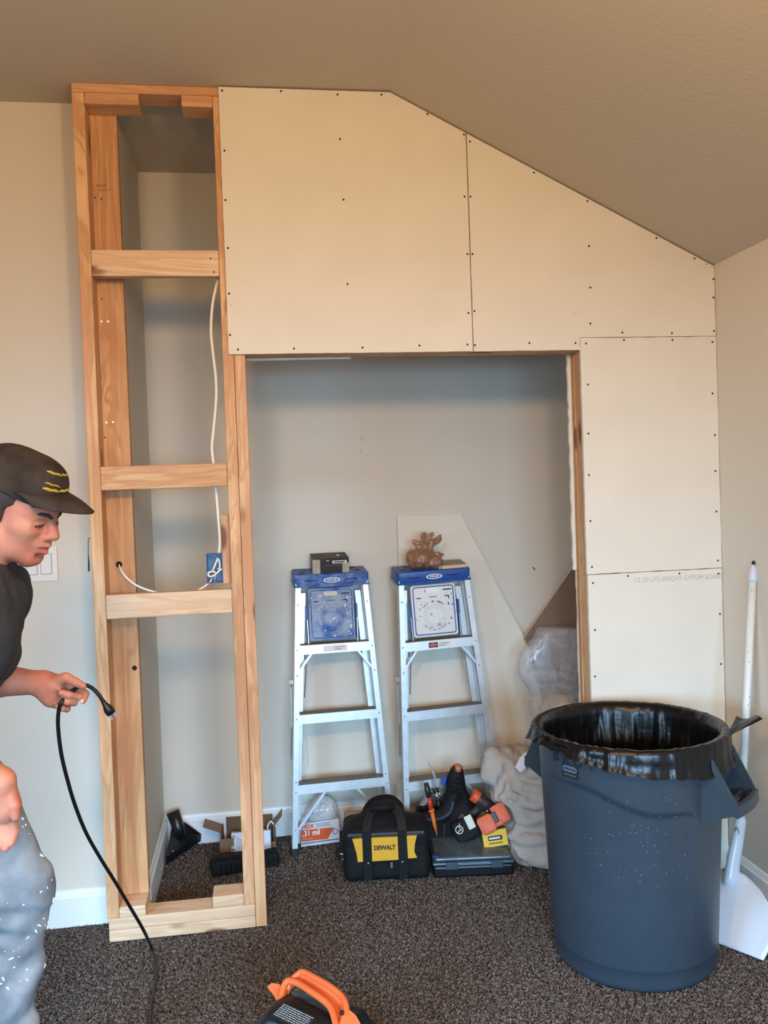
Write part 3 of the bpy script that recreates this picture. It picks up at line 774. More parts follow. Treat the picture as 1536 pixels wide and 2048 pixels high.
    for i in range(26 if arcs else 40):
        x = rs.uniform(-0.085, 0.08); z = cz+rs.uniform(-0.095, 0.075); r = rs.uniform(0.0012, 0.0045)
        if (x+0.002)**2+(z-cz+0.022)**2 < 0.05**2 and arcs: continue
        vs = [bm.verts.new((x+r*(0.6+rs.random()*0.6)*math.cos(t), ty-0.0006, z+r*(0.6+rs.random()*0.9)*math.sin(t))) for t in [2*PI*j/9 for j in range(9)]]; bm.faces.new(vs)
    obj('paint_splatter', bm, LBLUE if arcs else WHITE, tr)['kind'] = 'stuff'
    # sticker on the first step's apron
    zc = 0.800
    bm = BM(); bx(bm, -0.047, 0.05, -0.0016, -0.0012, zc-0.0125, zc+0.0125); stk = obj('sticker', bm, PAPER, L)
    bm = BM(); bx(bm, -0.045, -0.008, -0.0022, -0.0017, zc-0.010, zc+0.010); obj('sticker_field', bm, INKB if oval else PAPER, stk)
    bm = BM(); vs = [bm.verts.new((-0.0265+0.0165*math.cos(t), -0.0025, zc+0.0068*math.sin(t))) for t in [2*PI*i/28 for i in range(28)]]; bm.faces.new(vs)
    if not oval: ring_mesh(bm, (-0.0265, -0.0025, zc), 0.0075, 0.0012, 24, 6)
    obj('danger_oval', bm, REDL if oval else PAPER, stk)
    for k in range(3): text_mesh('lettering', ('SET ALL FOUR FEET', 'ON FIRM LEVEL', 'SURFACE')[k] if False else ('DANGER' if k == 9 else ''), 0.004, INKG, stk, facing((0.02, -0.002, zc))) if False else None
    bm = BM()
    for k in range(2): bx(bm, -0.003, 0.040-0.012*k, -0.0022, -0.0018, zc+0.003-0.008*k, zc+0.0055-0.008*k)
    obj('sticker_lines', bm, INKG, stk)['kind'] = 'stuff'
    return L
LA = ladder('aluminium step ladder with dusty blue tray, a dark screw box on its cap', (0.822, 0.560, 0.0), (math.radians(-5.2), 0, math.radians(2.5)), None, LBLUED, TRAYB, False, False, 12.5)
LB = ladder('aluminium step ladder with white-painted tray, a brown bag on its cap', (1.262, 0.503, 0.0), (math.radians(-5.2), math.radians(-1.6), math.radians(2.5)), None, LBLUE, TRAYW, True, True, 12.5)

# ------------------------------------------------------------------ on the ladder caps
bpy.context.view_layer.update()
CARTONG = mat('worn_grey_carton', (86, 80, 74), 0.7, var=0.4, vscale=25)
CARTONK = mat('black_carton', (24, 20, 20), 0.45)
CARTONR = mat('dark_red_print', (112, 44, 42), 0.5)
TAPE = mat('masking_tape', (178, 166, 142), 0.8, var=0.15, vscale=50)
def cap_world(L, x, y):
    M_ = L.matrix_world @ Matrix.Translation((0, 0.0, 1.075)) @ Matrix.Rotation(math.radians(12.5), 4, 'X')
    return M_ @ Matrix.Translation((x, y, 0.0243))
sb = thing('screw_box', 'dark taped carton of screws on the dusty blue ladder cap', 'box', (0, 0, 0))
sb.matrix_world = cap_world(LA, 0.000, 0.012)
bx_w, bx_d, bx_h = 0.073, 0.104, 0.064
bm = BM(); bx(bm, -bx_w, bx_w, 0.0, bx_d, 0.001, bx_h, 0.0015, 1)
for f in bm.faces:
    c_ = f.calc_center_median(); f.material_index = 0 if c_.z > bx_h-0.001 else 1
obj('carton', bm, [CARTONG, CARTONK], sb)
for x0, x1, z1 in ((-0.0745, -0.044, 0.058), (0.046, 0.0745, 0.041)):
    obj('tape', box(x0, x1, -0.0012, 0.03, 0.0005, z1, 0.0005, 1), TAPE, sb)
obj('red_stripe', box(-0.02, 0.02, 0.001, bx_d-0.001, bx_h-0.001, bx_h+0.0004), mat('faded_red_print', (104, 72, 66), 0.7), sb)
obj('red_band', box(-0.022, 0.04, -0.0008, 0.001, 0.030, 0.034), CARTONR, sb)
lb_ = obj('front_label', box(0.006, 0.064, -0.0009, 0.001, 0.040, 0.051), PAPER, sb)
obj('label_print', box(0.012, 0.056, -0.0012, 0, 0.043, 0.048), CARTONK, lb_)
obj('label_print', box(-0.018, -0.009, -0.0012, 0, 0.050, 0.053), PAPER, sb)
obj('label_print', box(0.028, 0.040, 0.03, 0.055, bx_h, bx_h+0.0005), PAPER, sb)
sc_ = thing('drywall_scrap', 'small square drywall scrap on the second ladder cap beside the bag', 'drywall scrap', (0, 0, 0))
sc_.matrix_world = cap_world(LB, 0.082, 0.004)
obj('scrap_body', box(-0.060, 0.058, 0.0, 0.095, 0.0008, 0.0150, 0.0008, 1), [mat('scrap_face', (158, 150, 140), 0.85, var=0.1, vscale=20)], sc_)
obj('cut_edge', box(-0.044, 0.0575, -0.0006, 0.004, 0.0012, 0.0142), mat('tan_cut_edge', (224, 178, 140), 0.8), sc_)
for x in (-0.045, -0.03):
    bm = BM(); cyl(bm, (x, 0.06, 0.0148), (x, 0.06, 0.0156), 0.003, 8); obj('screw_hole', bm, INKB, sc_)

# ================================================================== trash can and liner
CANM = mat('blue_grey_polyethylene', (50, 61, 71), 0.40, var=0.10, vscale=14, bump=0.12, bscale=350, spec=0.45)
TC = (1.612, -0.380)
can = thing('trash_can', 'large blue-grey plastic trash can with moulded side handles at the right', 'trash can', (TC[0], TC[1], 0))
RT, RBm, HC = 0.268, 0.236, 0.690
def canr(z): return RBm+(RT-RBm)*z/HC
prof = [(0.0, 0.004), (RBm-0.03, 0.004), (RBm-0.006, 0.0), (RBm, 0.008), (RBm+0.0015, 0.02), (RBm+0.001, 0.052), (RBm+0.003, 0.056)]
for i in range(1, 90): z = 0.056+(HC-0.05-0.056)*i/89; prof.append((canr(z)+0.003, z))
prof += [(RT+0.001, HC-0.045), (RT+0.001, HC-0.035), (RT+0.013, HC-0.032), (RT+0.0165, HC-0.02), (RT+0.0165, HC-0.006), (RT+0.012, HC), (RT+0.004, HC), (RT-0.003, HC-0.006), (RT-0.010, HC-0.05), (RBm-0.012, 0.02), (0.0, 0.016)]
PAN0, PAN1 = math.radians(-150), math.radians(-73)
def panel(r, z, a):
    """recessed lower panel with a curved top line, as moulded on the front"""
    if z < 0.06 or z > HC-0.06 or r < RBm-0.02: return r, z
    aa = (a+PI) % (2*PI)-PI
    t = (aa-PAN0)/(PAN1-PAN0)
    if -0.3 < t < 1.05:
        ztop = 0.513+0.066*(0.5+0.5*math.cos(min(max(t/0.72, 0), 1)*PI))
        if t > 0.93: ztop -= ((t-0.93)/0.07)**2*0.018
        s = min(1, max(0, (ztop-z)/0.014)); e = min(1, max(0, (1.0-t)/0.018)); e *= min(1, max(0, (t+0.3)/0.3)); q_ = min(1, max(0, (z-0.10)/0.34)); e *= q_*q_*(3-2*q_)
        r -= 0.0085*s*e
    return r, z
bm = BM(); lathe(bm, prof, 300, fn=panel)
bmesh.ops.remove_doubles(bm, verts=bm.verts, dist=1e-5)
obj('bin_body', bm, CANM, can, True)
# side handles: bucket shaped brackets
def handle(ang):
    bm = BM(); R0 = canr(0.60)
    def P(u, o, z):      # u along the rim tangent, o outward, z up
        a = Vector((math.cos(ang), math.sin(ang), 0)); t = Vector((-math.sin(ang), math.cos(ang), 0))
        return a*(R0+o)+t*u+Vector((0, 0, z))
    w_ = 0.088
    def quadbox(pts, th):
        pass
    # two cheeks
    for s in (-1, 1):
        A = [P(s*w_, -0.02, 0.655), P(s*w_, 0.018, 0.652), P(s*w_*0.94, 0.082, 0.535), P(s*w_*0.94, 0.078, 0.508), P(s*w_, -0.02, 0.470)]
        B = [P(s*(w_-0.007), -0.02, 0.655), P(s*(w_-0.007), 0.018, 0.652), P(s*(w_*0.94-0.007), 0.082, 0.535), P(s*(w_*0.94-0.007), 0.078, 0.508), P(s*(w_-0.007), -0.02, 0.470)]
        va = [bm.verts.new(p) for p in A]; vb = [bm.verts.new(p) for p in B]
        bm.faces.new(va); bm.faces.new(vb[::-1])
        for i in range(5): bm.faces.new((va[i], va[(i+1) % 5], vb[(i+1) % 5], vb[i]))
    # grip bar, slightly bowed
    k = 9; pr = [(0.070, 0.538), (0.086, 0.538), (0.088, 0.508), (0.080, 0.500), (0.070, 0.506)]
    rings = []
    for i in range(k+1):
        u = (-1+2*i/k); bow = 0.010*(1-u*u)
        rings.append([bm.verts.new(P(u*w_*0.95, o+bow, z)) for o, z in pr])
    for i in range(k):
        for j in range(5): bm.faces.new((rings[i][j], rings[i][(j+1) % 5], rings[i+1][(j+1) % 5], rings[i+1][j]))
    bm.faces.new(rings[0]); bm.faces.new(rings[-1][::-1])
    # sloped web above the hand hole and a thin inner rib
    va = [bm.verts.new(P(s*w_*0.97, o, z)) for s, o, z in ((-1, 0.004, 0.652), (1, 0.004, 0.652), (1, 0.012, 0.56), (-1, 0.012, 0.56))]
    vb = [bm.verts.new(P(s*w_*0.97, o, z)) for s, o, z in ((-1, -0.01, 0.652), (1, -0.01, 0.652), (1, -0.004, 0.56), (-1, -0.004, 0.56))]
    bm.faces.new(va); bm.faces.new(vb[::-1])
    for i in range(4): bm.faces.new((va[i], va[(i+1) % 4], vb[(i+1) % 4], vb[i]))
    va = [bm.verts.new(P(s*w_*0.95, o, z)) for s, o, z in ((-1, 0.046, 0.536), (1, 0.046, 0.536), (1, 0.046, 0.515), (-1, 0.046, 0.515))]
    vb = [bm.verts.new(P(s*w_*0.95, o+0.004, z)) for s, o, z in ((-1, 0.046, 0.536), (1, 0.046, 0.536), (1, 0.046, 0.515), (-1, 0.046, 0.515))]
    bm.faces.new(va); bm.faces.new(vb[::-1])
    for i in range(4): bm.faces.new((va[i], va[(i+1) % 4], vb[(i+1) % 4], vb[i]))
    obj('handle', bm, CANM, can)
    bm = BM(); tube(bm, [P(-w_*0.55, 0.004, 0.650), P(-w_*0.62, 0.010, 0.615)], 0.016, 14); obj('handle_boss', bm, CANM, can, True)
HA = math.radians(-48)
handle(HA); handle(math.radians(120))
# raised lettering and maker's badge
def on_can(a, z, dr=0.0): r = canr(z)+0.003+dr; return Vector((r*math.cos(a), r*math.sin(a), z))
word = 'BRUTE'
for i, ch in enumerate(word):
    a = math.radians(-163+i*9.0); z = 0.640
    text_mesh('lettering', ch, 0.046, INKB, can, Matrix.Translation(on_can(a, z, 0.0004)) @ Matrix.Rotation(a+PI/2, 4, 'Z') @ Matrix.Rotation(PI/2, 4, 'X'), 0.0012, bold=0.001)
a = math.radians(-151)
Tb = Matrix.Translation(on_can(a, 0.608, 0.0006)) @ Matrix.Rotation(a+PI/2, 4, 'Z')
bm = BM(); bx(bm, -0.029, 0.029, -0.001, 0.004, -0.019, 0.019, T=Tb); bdg = obj('badge', bm, INKB, can)
BADGE = mat('badge_blue_grey', (84, 104, 122), 0.5)
bm = BM(); prism(bm, rounded(0.0255, 0.0085, 0.0080, 5, 0, 0.0065), 1, -0.0016, -0.0009); bmesh.ops.transform(bm, matrix=Tb, verts=bm.verts); obj('badge_field', bm, BADGE, bdg)
text_mesh('lettering', 'Rubbermaid', 0.0088, INKB, bdg, Tb @ Matrix.Translation((0, -0.0019, 0.0065)) @ Matrix.Rotation(PI/2, 4, 'X'), 0.0002, bold=0.0003)
bm = BM()
for k in range(6): bx(bm, -0.022+0.0075*k, -0.0165+0.0075*k, -0.0016, -0.0008, -0.012, -0.009, T=Tb)
obj('small_print', bm, BADGE, bdg)['kind'] = 'stuff'
bm = BM()
rs = random.Random(3)
for i in range(90):
    a = math.radians(rs.gauss(-105, 22)); z = min(max(rs.gauss(0.40, 0.09), 0.08), 0.56); p = on_can(a, z, -0.0062 if z < 0.47 else 0.0); r = rs.uniform(0.0005, 0.0014)
    bmesh.ops.create_icosphere(bm, subdivisions=1, radius=r, matrix=Matrix.Translation(p))
obj('plaster_specks', bm, mat('pale_specks', (150, 162, 176), 0.8), can)['kind'] = 'stuff'
# black bag liner folded over the rim
LINER = mat('black_film', (11, 11, 12), 0.30, bump=0.8, bscale=34, spec=0.36)
def liner():
    nA = 260; prof = [(0.300-0.0, HC-0.060), (0.292, HC-0.045), (0.2905, HC-0.026), (0.2895, HC-0.006), (0.284, HC+0.0035), (0.276, HC+0.0045), (0.266, HC+0.001), (0.258, HC-0.02), (0.254, HC-0.06), (0.246, HC-0.12), (0.235, HC-0.22), (0.225, HC-0.34), (0.222, HC-0.48), (0.19, HC-0.60), (0.10, HC-0.63), (0.001, HC-0.635)]
    # densify
    P2 = [prof[0]]
    for a, b in zip(prof[:-1], prof[1:]):
        k = max(1, int(math.hypot(b[0]-a[0], b[1]-a[1])/0.012))
        for j in range(1, k+1): P2.append((a[0]+(b[0]-a[0])*j/k, a[1]+(b[1]-a[1])*j/k))
    th = np.linspace(0, 2*PI, nA, endpoint=False); V = []
    for i, (r, z) in enumerate(P2):
        rr = np.full(nA, r); zz = np.full(nA, z); s = i/len(P2)
        q = np.stack([np.cos(th)*3, np.sin(th)*3, np.full(nA, z*6)], 1)
        q2 = np.stack([np.cos(th)*7, np.sin(th)*7, np.full(nA, z*2.2)], 1)
        if z < HC-0.01 and r > 0.27:      # outer skirt: ragged hem, small pleats
            f = min(1, (HC-z)/0.05)
            hem = 0.010*vnoise(np.stack([np.cos(th)*2.6, np.sin(th)*2.6, th*0], 1), 1.0, 4)+0.006*vnoise(np.stack([np.cos(th)*9, np.sin(th)*9, th*0], 1), 1.0, 8)-0.062*np.clip(np.cos(th-math.radians(-163)), 0, 1)**2+0.008
            zz = zz-f*(0.006+hem); rr = rr+f*0.007*vnoise(q2, 1.6, 2)+f*0.004*vnoise(q2, 5, 3)
            rr = np.maximum(rr, 0.2875)
        elif r < 0.262 and z > HC-0.62:
            f = min(1, (0.262-r)/0.02+0.1); 
            rr = rr-np.abs(f*(0.016*np.abs(vnoise(q, 1.3, 5))+0.010*np.abs(vnoise(q2, 1.7, 6))+0.005*vnoise(q2, 4, 7)))
        # gathered creases running over the rim, heavier at the front left
        gth = np.stack([np.cos(th)*11, np.sin(th)*11, np.full(nA, z*3)], 1); fl = np.clip(np.cos(th-math.radians(-150)), 0, 1)**2
        if z > HC-0.07: zz = zz+np.abs((0.003+0.004*fl)*vnoise(gth, 1.8, 12))*(1 if r < 0.285 else -1); rr = rr+(0.0035+0.004*fl)*np.abs(vnoise(gth, 1.3, 13))*(1 if r > 0.27 else -1)
        V.append(np.stack([rr*np.cos(th), rr*np.sin(th), zz], 1))
    V = np.concatenate(V); n = len(P2); i = np.arange(n-1)[:, None]*nA; j = np.arange(nA)[None]; jn = (j+1) % nA
    F = np.stack([i+j, i+jn, i+nA+jn, i+nA+j], -1).reshape(-1, 4)
    o = npmesh('trash_bag_liner', V, F, LINER); o.location = (TC[0], TC[1], 0)
    tag(o, 'black plastic bag lining the grey trash can, folded over its rim', 'bag')
    # gathered tail of film sticking out at the right
    bm = BM(); ang = math.radians(-4); R0 = 0.286; rows = []
    for i in range(9):
        s = i/8; row = []
        for k in range(7):
            u = -1+2*k/6; wd = 0.026+0.036*s*s
            a = ang+u*wd/R0; rr = R0+0.004+0.098*s; z = HC-0.055+0.058*s-u*0.022*s+0.006*math.sin(u*4+s*3)+0.003*math.sin(u*9)
            row.append(bm.verts.new((rr*math.cos(a), rr*math.sin(a), z)))
        rows.append(row)
    for i in range(8):
        for k in range(6): bm.faces.new((rows[i][k], rows[i][k+1], rows[i+1][k+1], rows[i+1][k]))
    t = obj('film_tail', bm, LINER, o, True)
    md = t.modifiers.new('s', 'SOLIDIFY'); md.thickness = 0.0008
liner()

# ================================================================== long-handled white scoop
SCP = mat('white_scoop_plastic', (200, 206, 213), 0.32, var=0.03, vscale=10)
POLE = mat('white_painted_pole', (222, 222, 216), 0.35, var=0.06, vscale=30)
def scoop():
    C = Vector((1.951, -0.527, 0.0)); e = Vector((-0.534, 0.845, 0)); n = Vector((0.845, 0.534, 0))
    tc = 0.172; so = C+e*tc
    root = thing('long_handled_scoop', 'white plastic scoop on a long white pole leaning in the right corner', 'scoop', so)
    up = (n*0.178+Vector((0, 0, 0.158))).normalized(); Ls = math.hypot(0.178, 0.158); nf = up.cross(e).normalized()
    if nf.z < 0: nf = -nf
    prR = [(0, .170), (.02, .174), (.05, .178), (.09, .176), (.13, .160), (.17, .128), (.20, .094), (.22, .060), (.232, .030)]
    prL = [(0, .030), (.02, .070), (.05, .105), (.09, .132), (.13, .142), (.17, .122), (.20, .092), (.22, .060), (.232, .030)]
    def interp(pr, s):
        for (a, b), (c, d) in zip(pr[:-1], pr[1:]):
            if s <= c: return b+(d-b)*(s-a)/(c-a)
        return pr[-1][1]
    bm = BM(); rows = []; NS, NT = 30, 24
    for i in range(NS+1):
        s = 0.232*i/NS; wr = interp(prR, s); wl_ = interp(prL, s); row = []
        for j in range(NT+1):
            u = -1+2*j/NT; t = u*(wl_ if u > 0 else wr)
            edge = abs(u)**6
            bul = 0.022*(1-u*u)*math.sin(min(1, s/0.232)*PI)**0.8+0.010*edge*min(1, s/0.05)
            if s < 0.045: bul += 0.004*(1-s/0.045)
            rid = 0.020*math.exp(-(t/0.035)**2)*max(0, (s-0.13)/0.1)
            row.append(bm.verts.new(e*t+up*s+nf*(0.004+bul+rid)))
        rows.append(row)
    for i in range(NS):
        for j in range(NT): bm.faces.new((rows[i][j], rows[i][j+1], rows[i+1][j+1], rows[i+1][j]))
    b = obj('scoop_blade', bm, SCP, root, True)
    md = b.modifiers.new('thick', 'SOLIDIFY'); md.thickness = 0.004; md.offset = -1
    bm = BM(); tube(bm, [C+e*0.0-so+up*0.047+nf*0.012, C+e*0.172-so+up*0.047+nf*0.016], 0.0016, 6); obj('fold_ridge', bm, SCP, root, True)
    p0 = up*0.205+nf*0.026; p1 = n*0.205+Vector((0, 0, 0.325)); p2 = n*0.322+Vector((0, 0, 1.085)); d = (p2-p1).normalized()
    bm = BM(); k = [p0-up*0.03-nf*0.006, p0, p0+(p1-p0)*0.25+nf*0.004, p0+(p1-p0)*0.6, p1, p1+d*0.008]
    sweep(bm, k, [(0.026*math.cos(a), 0.019*math.sin(a)) for a in [2*PI*i/18 for i in range(18)]], scales=[0.9, 1.15, 1.0, 0.95, 0.85, 0.5])
    sk = obj('handle_socket', bm, SCP, root, True)
    bm = BM(); ring_mesh(bm, (0, 0, 0), 0.009, 0.0022, 20, 6); o = obj('hang_hole', bm, INKG, sk, True); o.scale = (0.6, 1, 1.7)
    hp = p0+(p1-p0)*0.80-n*0.0185-Vector((0, 0.006, 0)); o.location = hp; o.rotation_euler = (0, 0, math.radians(-40))
    bm = BM(); tube(bm, [p1-d*0.03, p2], 0.0125, 16); obj('pole', bm, POLE, root, True)
    bm = BM(); tube(bm, [p2-d*0.004, p2, p2+d*0.02, p2+d*0.045, p2+d*0.056], 0.0145, 16, scales=[0.9, 1.05, 1.05, 0.55, 0.3]); obj('end_cap', bm, SCP, root, True)
    bm = BM(); tube(bm, [p2+d*0.052, p2+d*0.060, p2+d*0.066], 0.006, 12, scales=[0.9, 1, 0.5]); obj('tip', bm, INKB, root, True)
    bm = BM(); rs = random.Random(8)
    for i in range(12):
        q = p1+d*rs.uniform(0.05, 0.74); a = rs.uniform(-2.6, -0.8)
        bmesh.ops.create_icosphere(bm, subdivisions=1, radius=rs.uniform(0.0012, 0.0026), matrix=Matrix.Translation(q+Vector((0.0122*math.cos(a), 0.0122*math.sin(a), 0))))
    obj('paint_chips', bm, INKG, root)['kind'] = 'stuff'
scoop()

# ================================================================== soft heaps: drop cloth, film bags
def pxyz(px, py, y): return np.array(AY(px, py, y))
CLOTH = mat('canvas_drop_cloth', (178, 168, 158), 0.9, var=0.10, vscale=18, bump=0.2, bscale=500, spec=0.1)
def cloth():
    s = SDF(); A = lambda x, y, yy: pxyz(x, y, yy)
    s.ell(A(1003, 1530, 0.42), (0.085, 0.09, 0.085), 0.03)
    s.ell(A(1040, 1512, 0.47), (0.075, 0.08, 0.05), 0.03)
    s.ell(A(1070, 1535, 0.36), (0.075, 0.10, 0.06), 0.03)
    s.ell(A(1040, 1600, 0.38), (0.125, 0.13, 0.12), 0.03)
    s.ell(A(1062, 1670, 0.34), (0.125, 0.14, 0.11), 0.03)
    s.ell((1.60, 0.32, 0.07), (0.15, 0.15, 0.085), 0.03)
    s.ell((1.585, 0.27, 0.035), (0.12, 0.115, 0.045), 0.03)
    s.ell(A(1085, 1600, 0.33), (0.10, 0.12, 0.13), 0.03)
    s.cap(A(985, 1510, 0.38), A(978, 1555, 0.37), 0.04, 0.035, 0.03)
    # big drawn folds radiating from the twisted knot
    kn = A(1012, 1535, 0.30)
    folds = [((1012, 1533), (1000, 1590), (1012, 1650)), ((1018, 1545), (1040, 1575), (1040, 1600)), ((1045, 1560), (1075, 1565), (1095, 1560)), ((1000, 1605), (1020, 1645), (1060, 1660)), ((1014, 1535), (1030, 1580), (1075, 1600)),
             ((1020, 1600), (1060, 1628), (1095, 1625)), ((995, 1640), (1040, 1665), (1092, 1660)), ((1012, 1680), (1050, 1700), (1098, 1695)), ((1000, 1560), (1003, 1600), (1018, 1625)), ((1015, 1690), (1045, 1725), (1070, 1738))]
    base = list(s.p)
    def surf(px, py):
        d = np.array(ray(px, py)); d /= np.linalg.norm(d); t = 2.6; c = np.array(CAM)
        for _ in range(60):
            P = (c+d*t)[None]; v = s.ev(P)[0]; t += max(v*0.7, 0.0005)
            if v < 0.001: break
            if t > 4.2: return None
        return c+d*t
    segs = []
    for f in folds:
        Q = [surf(*q) for q in f]
        Q = [q for q in Q if q is not None]
        for a, b in zip(Q[:-1], Q[1:]): segs.append((a, b))
    def fd(P):
        W_ = P+0.03*np.stack([vnoise(P, 8, 3), vnoise(P, 8, 4), vnoise(P, 8, 5)], 1)
        d = 0.0062*ridge(W_*np.array([1, 1, 1.4]), 10, 1)+0.0034*ridge(W_, 24, 2)+0.0012*ridge(W_, 55, 4)
        for a, b in segs:
            ab = b-a; t = np.clip(((P-a)@ab)/(ab@ab+1e-9), 0, 1); q = np.linalg.norm(P-a-t[:, None]*ab, axis=1)
            d = d+0.0085*np.exp(-(q/0.0085)**2)-0.004*np.exp(-((q-0.026)/0.015)**2)
        return d
    s.disp(fd); s.half((0, 0, 0.001), (0, 0, -1)); s.half((0, 0.505, 0), (0, 1, 0), 0.02)
    for c_, r_ in ((AY(968, 1612, 0.40), 0.045), (AY(992, 1638, 0.31), 0.062), (AY(1000, 1690, 0.30), 0.035)): s.ell(np.array(c_), (r_*1.2, r_, r_), 0.02, 's')
    
    V, F = s.mesh((1.24, 0.10, -0.01), (1.82, 0.68, 0.42), 0.0055, relax=1)
    # keep it clear of the jamb and the drywall
    o = npmesh('drop_cloth', V, F, CLOTH); tag(o, 'crumpled beige canvas drop cloth heaped beside the trash can', 'drop cloth')
    # a white lining corner turned out at the top
    bm = BM(); q = [A(x, y, yy) for x, y, yy in ((1030, 1534, 0.27), (1041, 1514, 0.27), (1052, 1503, 0.265), (1053, 1520, 0.26), (1050, 1538, 0.255), (1041, 1545, 0.255))]
    vs = [bm.verts.new(p) for p in q]; bm.faces.new(vs)
    t = obj('turned_hem', bm, mat('pale_hem', (206, 206, 208), 0.9), o); md = t.modifiers.new('s', 'SOLIDIFY'); md.thickness = 0.002
cloth()

def filmmat(name, col, alpha, rough=0.22, bscale=30, tint=0.0):
    m, nt, b = newmat(name); N = nt.nodes; L = nt.links
    setin(b, 'Base Color', rgb(*col)); setin(b, 'Roughness', rough); setin(b, 'Specular IOR Level', 0.7)
    tc = N.new('ShaderNodeTexCoord'); no = N.new('ShaderNodeTexNoise'); no.inputs['Scale'].default_value = bscale; no.inputs['Detail'].default_value = 3; no.inputs['Distortion'].default_value = 1.2
    L.new(tc.outputs['Object'], no.inputs['Vector'])
    bp = N.new('ShaderNodeBump'); bp.inputs['Strength'].default_value = 0.6; bp.inputs['Distance'].default_value = 0.004; L.new(no.outputs['Fac'], bp.inputs['Height']); L.new(bp.outputs[0], b.inputs['Normal'])
    tr = N.new('ShaderNodeBsdfTransparent'); tr.inputs[0].default_value = (0.97, 0.97, 0.97, 1)
    mx = N.new('ShaderNodeMixShader'); rp = N.new('ShaderNodeMapRange'); rp.inputs[1].default_value = 0.3; rp.inputs[2].default_value = 0.75; rp.inputs[3].default_value = max(0, alpha-0.22); rp.inputs[4].default_value = min(1, alpha+0.22)
    L.new(no.outputs['Fac'], rp.inputs[0]); L.new(rp.outputs[0], mx.inputs[0]); L.new(tr.outputs[0], mx.inputs[1]); L.new(b.outputs[0], mx.inputs[2])
    L.new(mx.outputs[0], N['Material Output'].inputs['Surface'])
    return m
FILM = filmmat('clear_film', (212, 212, 216), 0.36, 0.16, 14)
def crumple(amp, s0, seed):
    return lambda P: amp*(ridge(P+0.03*np.stack([vnoise(P, 7, seed+5), vnoise(P, 7, seed+6), vnoise(P, 7, seed+7)], 1), s0, seed)*0.7+0.4*ridge(P, s0*2.3, seed+1)+0.2*vnoise(P, s0*5, seed+2))
def filmbag():
    s = SDF(); A = lambda x, y, yy: pxyz(x, y, yy)
    s.ell(A(1105, 1325, 0.56), (0.125, 0.075, 0.130), 0.05)
    s.rbox(A(1118, 1300, 0.57), (0.085, 0.06, 0.095), 0.03, 0.05)
    s.ell(A(1072, 1335, 0.56), (0.078, 0.065, 0.090), 0.05)
    s.ell(A(1115, 1410, 0.55), (0.125, 0.080, 0.13), 0.05)
    s.ell(A(1100, 1510, 0.55), (0.115, 0.08, 0.17), 0.03)
    s.ell((1.78, 0.57, 0.12), (0.14, 0.085, 0.15), 0.03)
    s.disp(crumple(0.007, 7, 11)); s.half((0, 0.690, 0), (0, 1, 0)); s.half((0, 0.510, 0), (0, -1, 0), 0.03); s.half((0, 0, 0.0), (0, 0, -1))
    V, F = s.mesh((1.5, 0.40, -0.01), (2.1, 0.74, 0.85), 0.0075, relax=1)
    o = npmesh('plastic_film_bag', V, F, FILM); tag(o, 'bulging clear plastic film bag in the alcove against the jamb', 'plastic bag')
    # bundled pale sheeting packed inside the lower half
    s = SDF()
    s.ell(A(1120, 1425, 0.55), (0.095, 0.055, 0.075), 0.03); s.ell((1.76, 0.57, 0.30), (0.10, 0.06, 0.14), 0.03); s.ell((1.78, 0.57, 0.12), (0.105, 0.06, 0.12), 0.03)
    s.disp(crumple(0.006, 16, 31)); s.half((0, 0, 0.002), (0, 0, -1))
    V, F = s.mesh((1.55, 0.42, -0.01), (2.05, 0.72, 0.62), 0.009, relax=1)
    npmesh('packed_sheeting', V, F, mat('pale_sheeting', (206, 192, 178), 0.7, var=0.1, vscale=12), o)
filmbag()

BROWNB = filmmat('brown_bag_film', (156, 112, 86), 0.84, 0.28, 40)
def brownbag():
    M_ = cap_world(LB, 0, 0); o3 = M_.translation
    A = lambda x, y, dy=0.0: pxyz(x, y, o3.y+0.035+dy)
    s = SDF()
    s.ell(A(838, 1120), (0.050, 0.045, 0.037), 0.02); s.ell(A(868, 1124, -0.005), (0.040, 0.042, 0.033), 0.02); s.ell(A(824, 1115, 0.01), (0.026, 0.035, 0.036), 0.02)
    s.cap(A(845, 1112), A(850, 1096, 0.005), 0.042, 0.028, 0.02); s.cap(A(850, 1100), A(866, 1107), 0.024, 0.016, 0.012)
    def fan(p, tilt, rx, rz, yaw=0.0): s.ell(A(p[0], p[1], -0.004), (rx, 0.007, rz), 0.010, R=np.array(Matrix.Rotation(yaw, 3, 'Z') @ Matrix.Rotation(tilt, 3, 'Y')))
    fan((848, 1078), -0.1, 0.024, 0.030, 0.4); fan((834, 1088), -0.6, 0.018, 0.026, -0.3); fan((870, 1081), 1.15, 0.020, 0.038, 0.3); fan((860, 1074), 0.5, 0.016, 0.026, -0.5); fan((879, 1109), 1.75, 0.015, 0.030, 0.2); fan((842, 1098), -0.3, 0.028, 0.026, 0.1)
    s.disp(crumple(0.0055, 24, 21)); s.disp(lambda P: 0.0022*ridge(P, 70, 23)); s.half(o3+Vector((0, 0, 0.0006)), -(M_.to_3x3() @ Vector((0, 0, 1))))
    lo = o3+Vector((-0.17, -0.06, -0.03)); hi = o3+Vector((0.10, 0.16, 0.19))
    V, F = s.mesh(lo, hi, 0.0034, relax=1)
    o = npmesh('plastic_grocery_bag', V, F, BROWNB); tag(o, 'knotted brown plastic grocery bag on the second ladder cap', 'plastic bag')
brownbag()

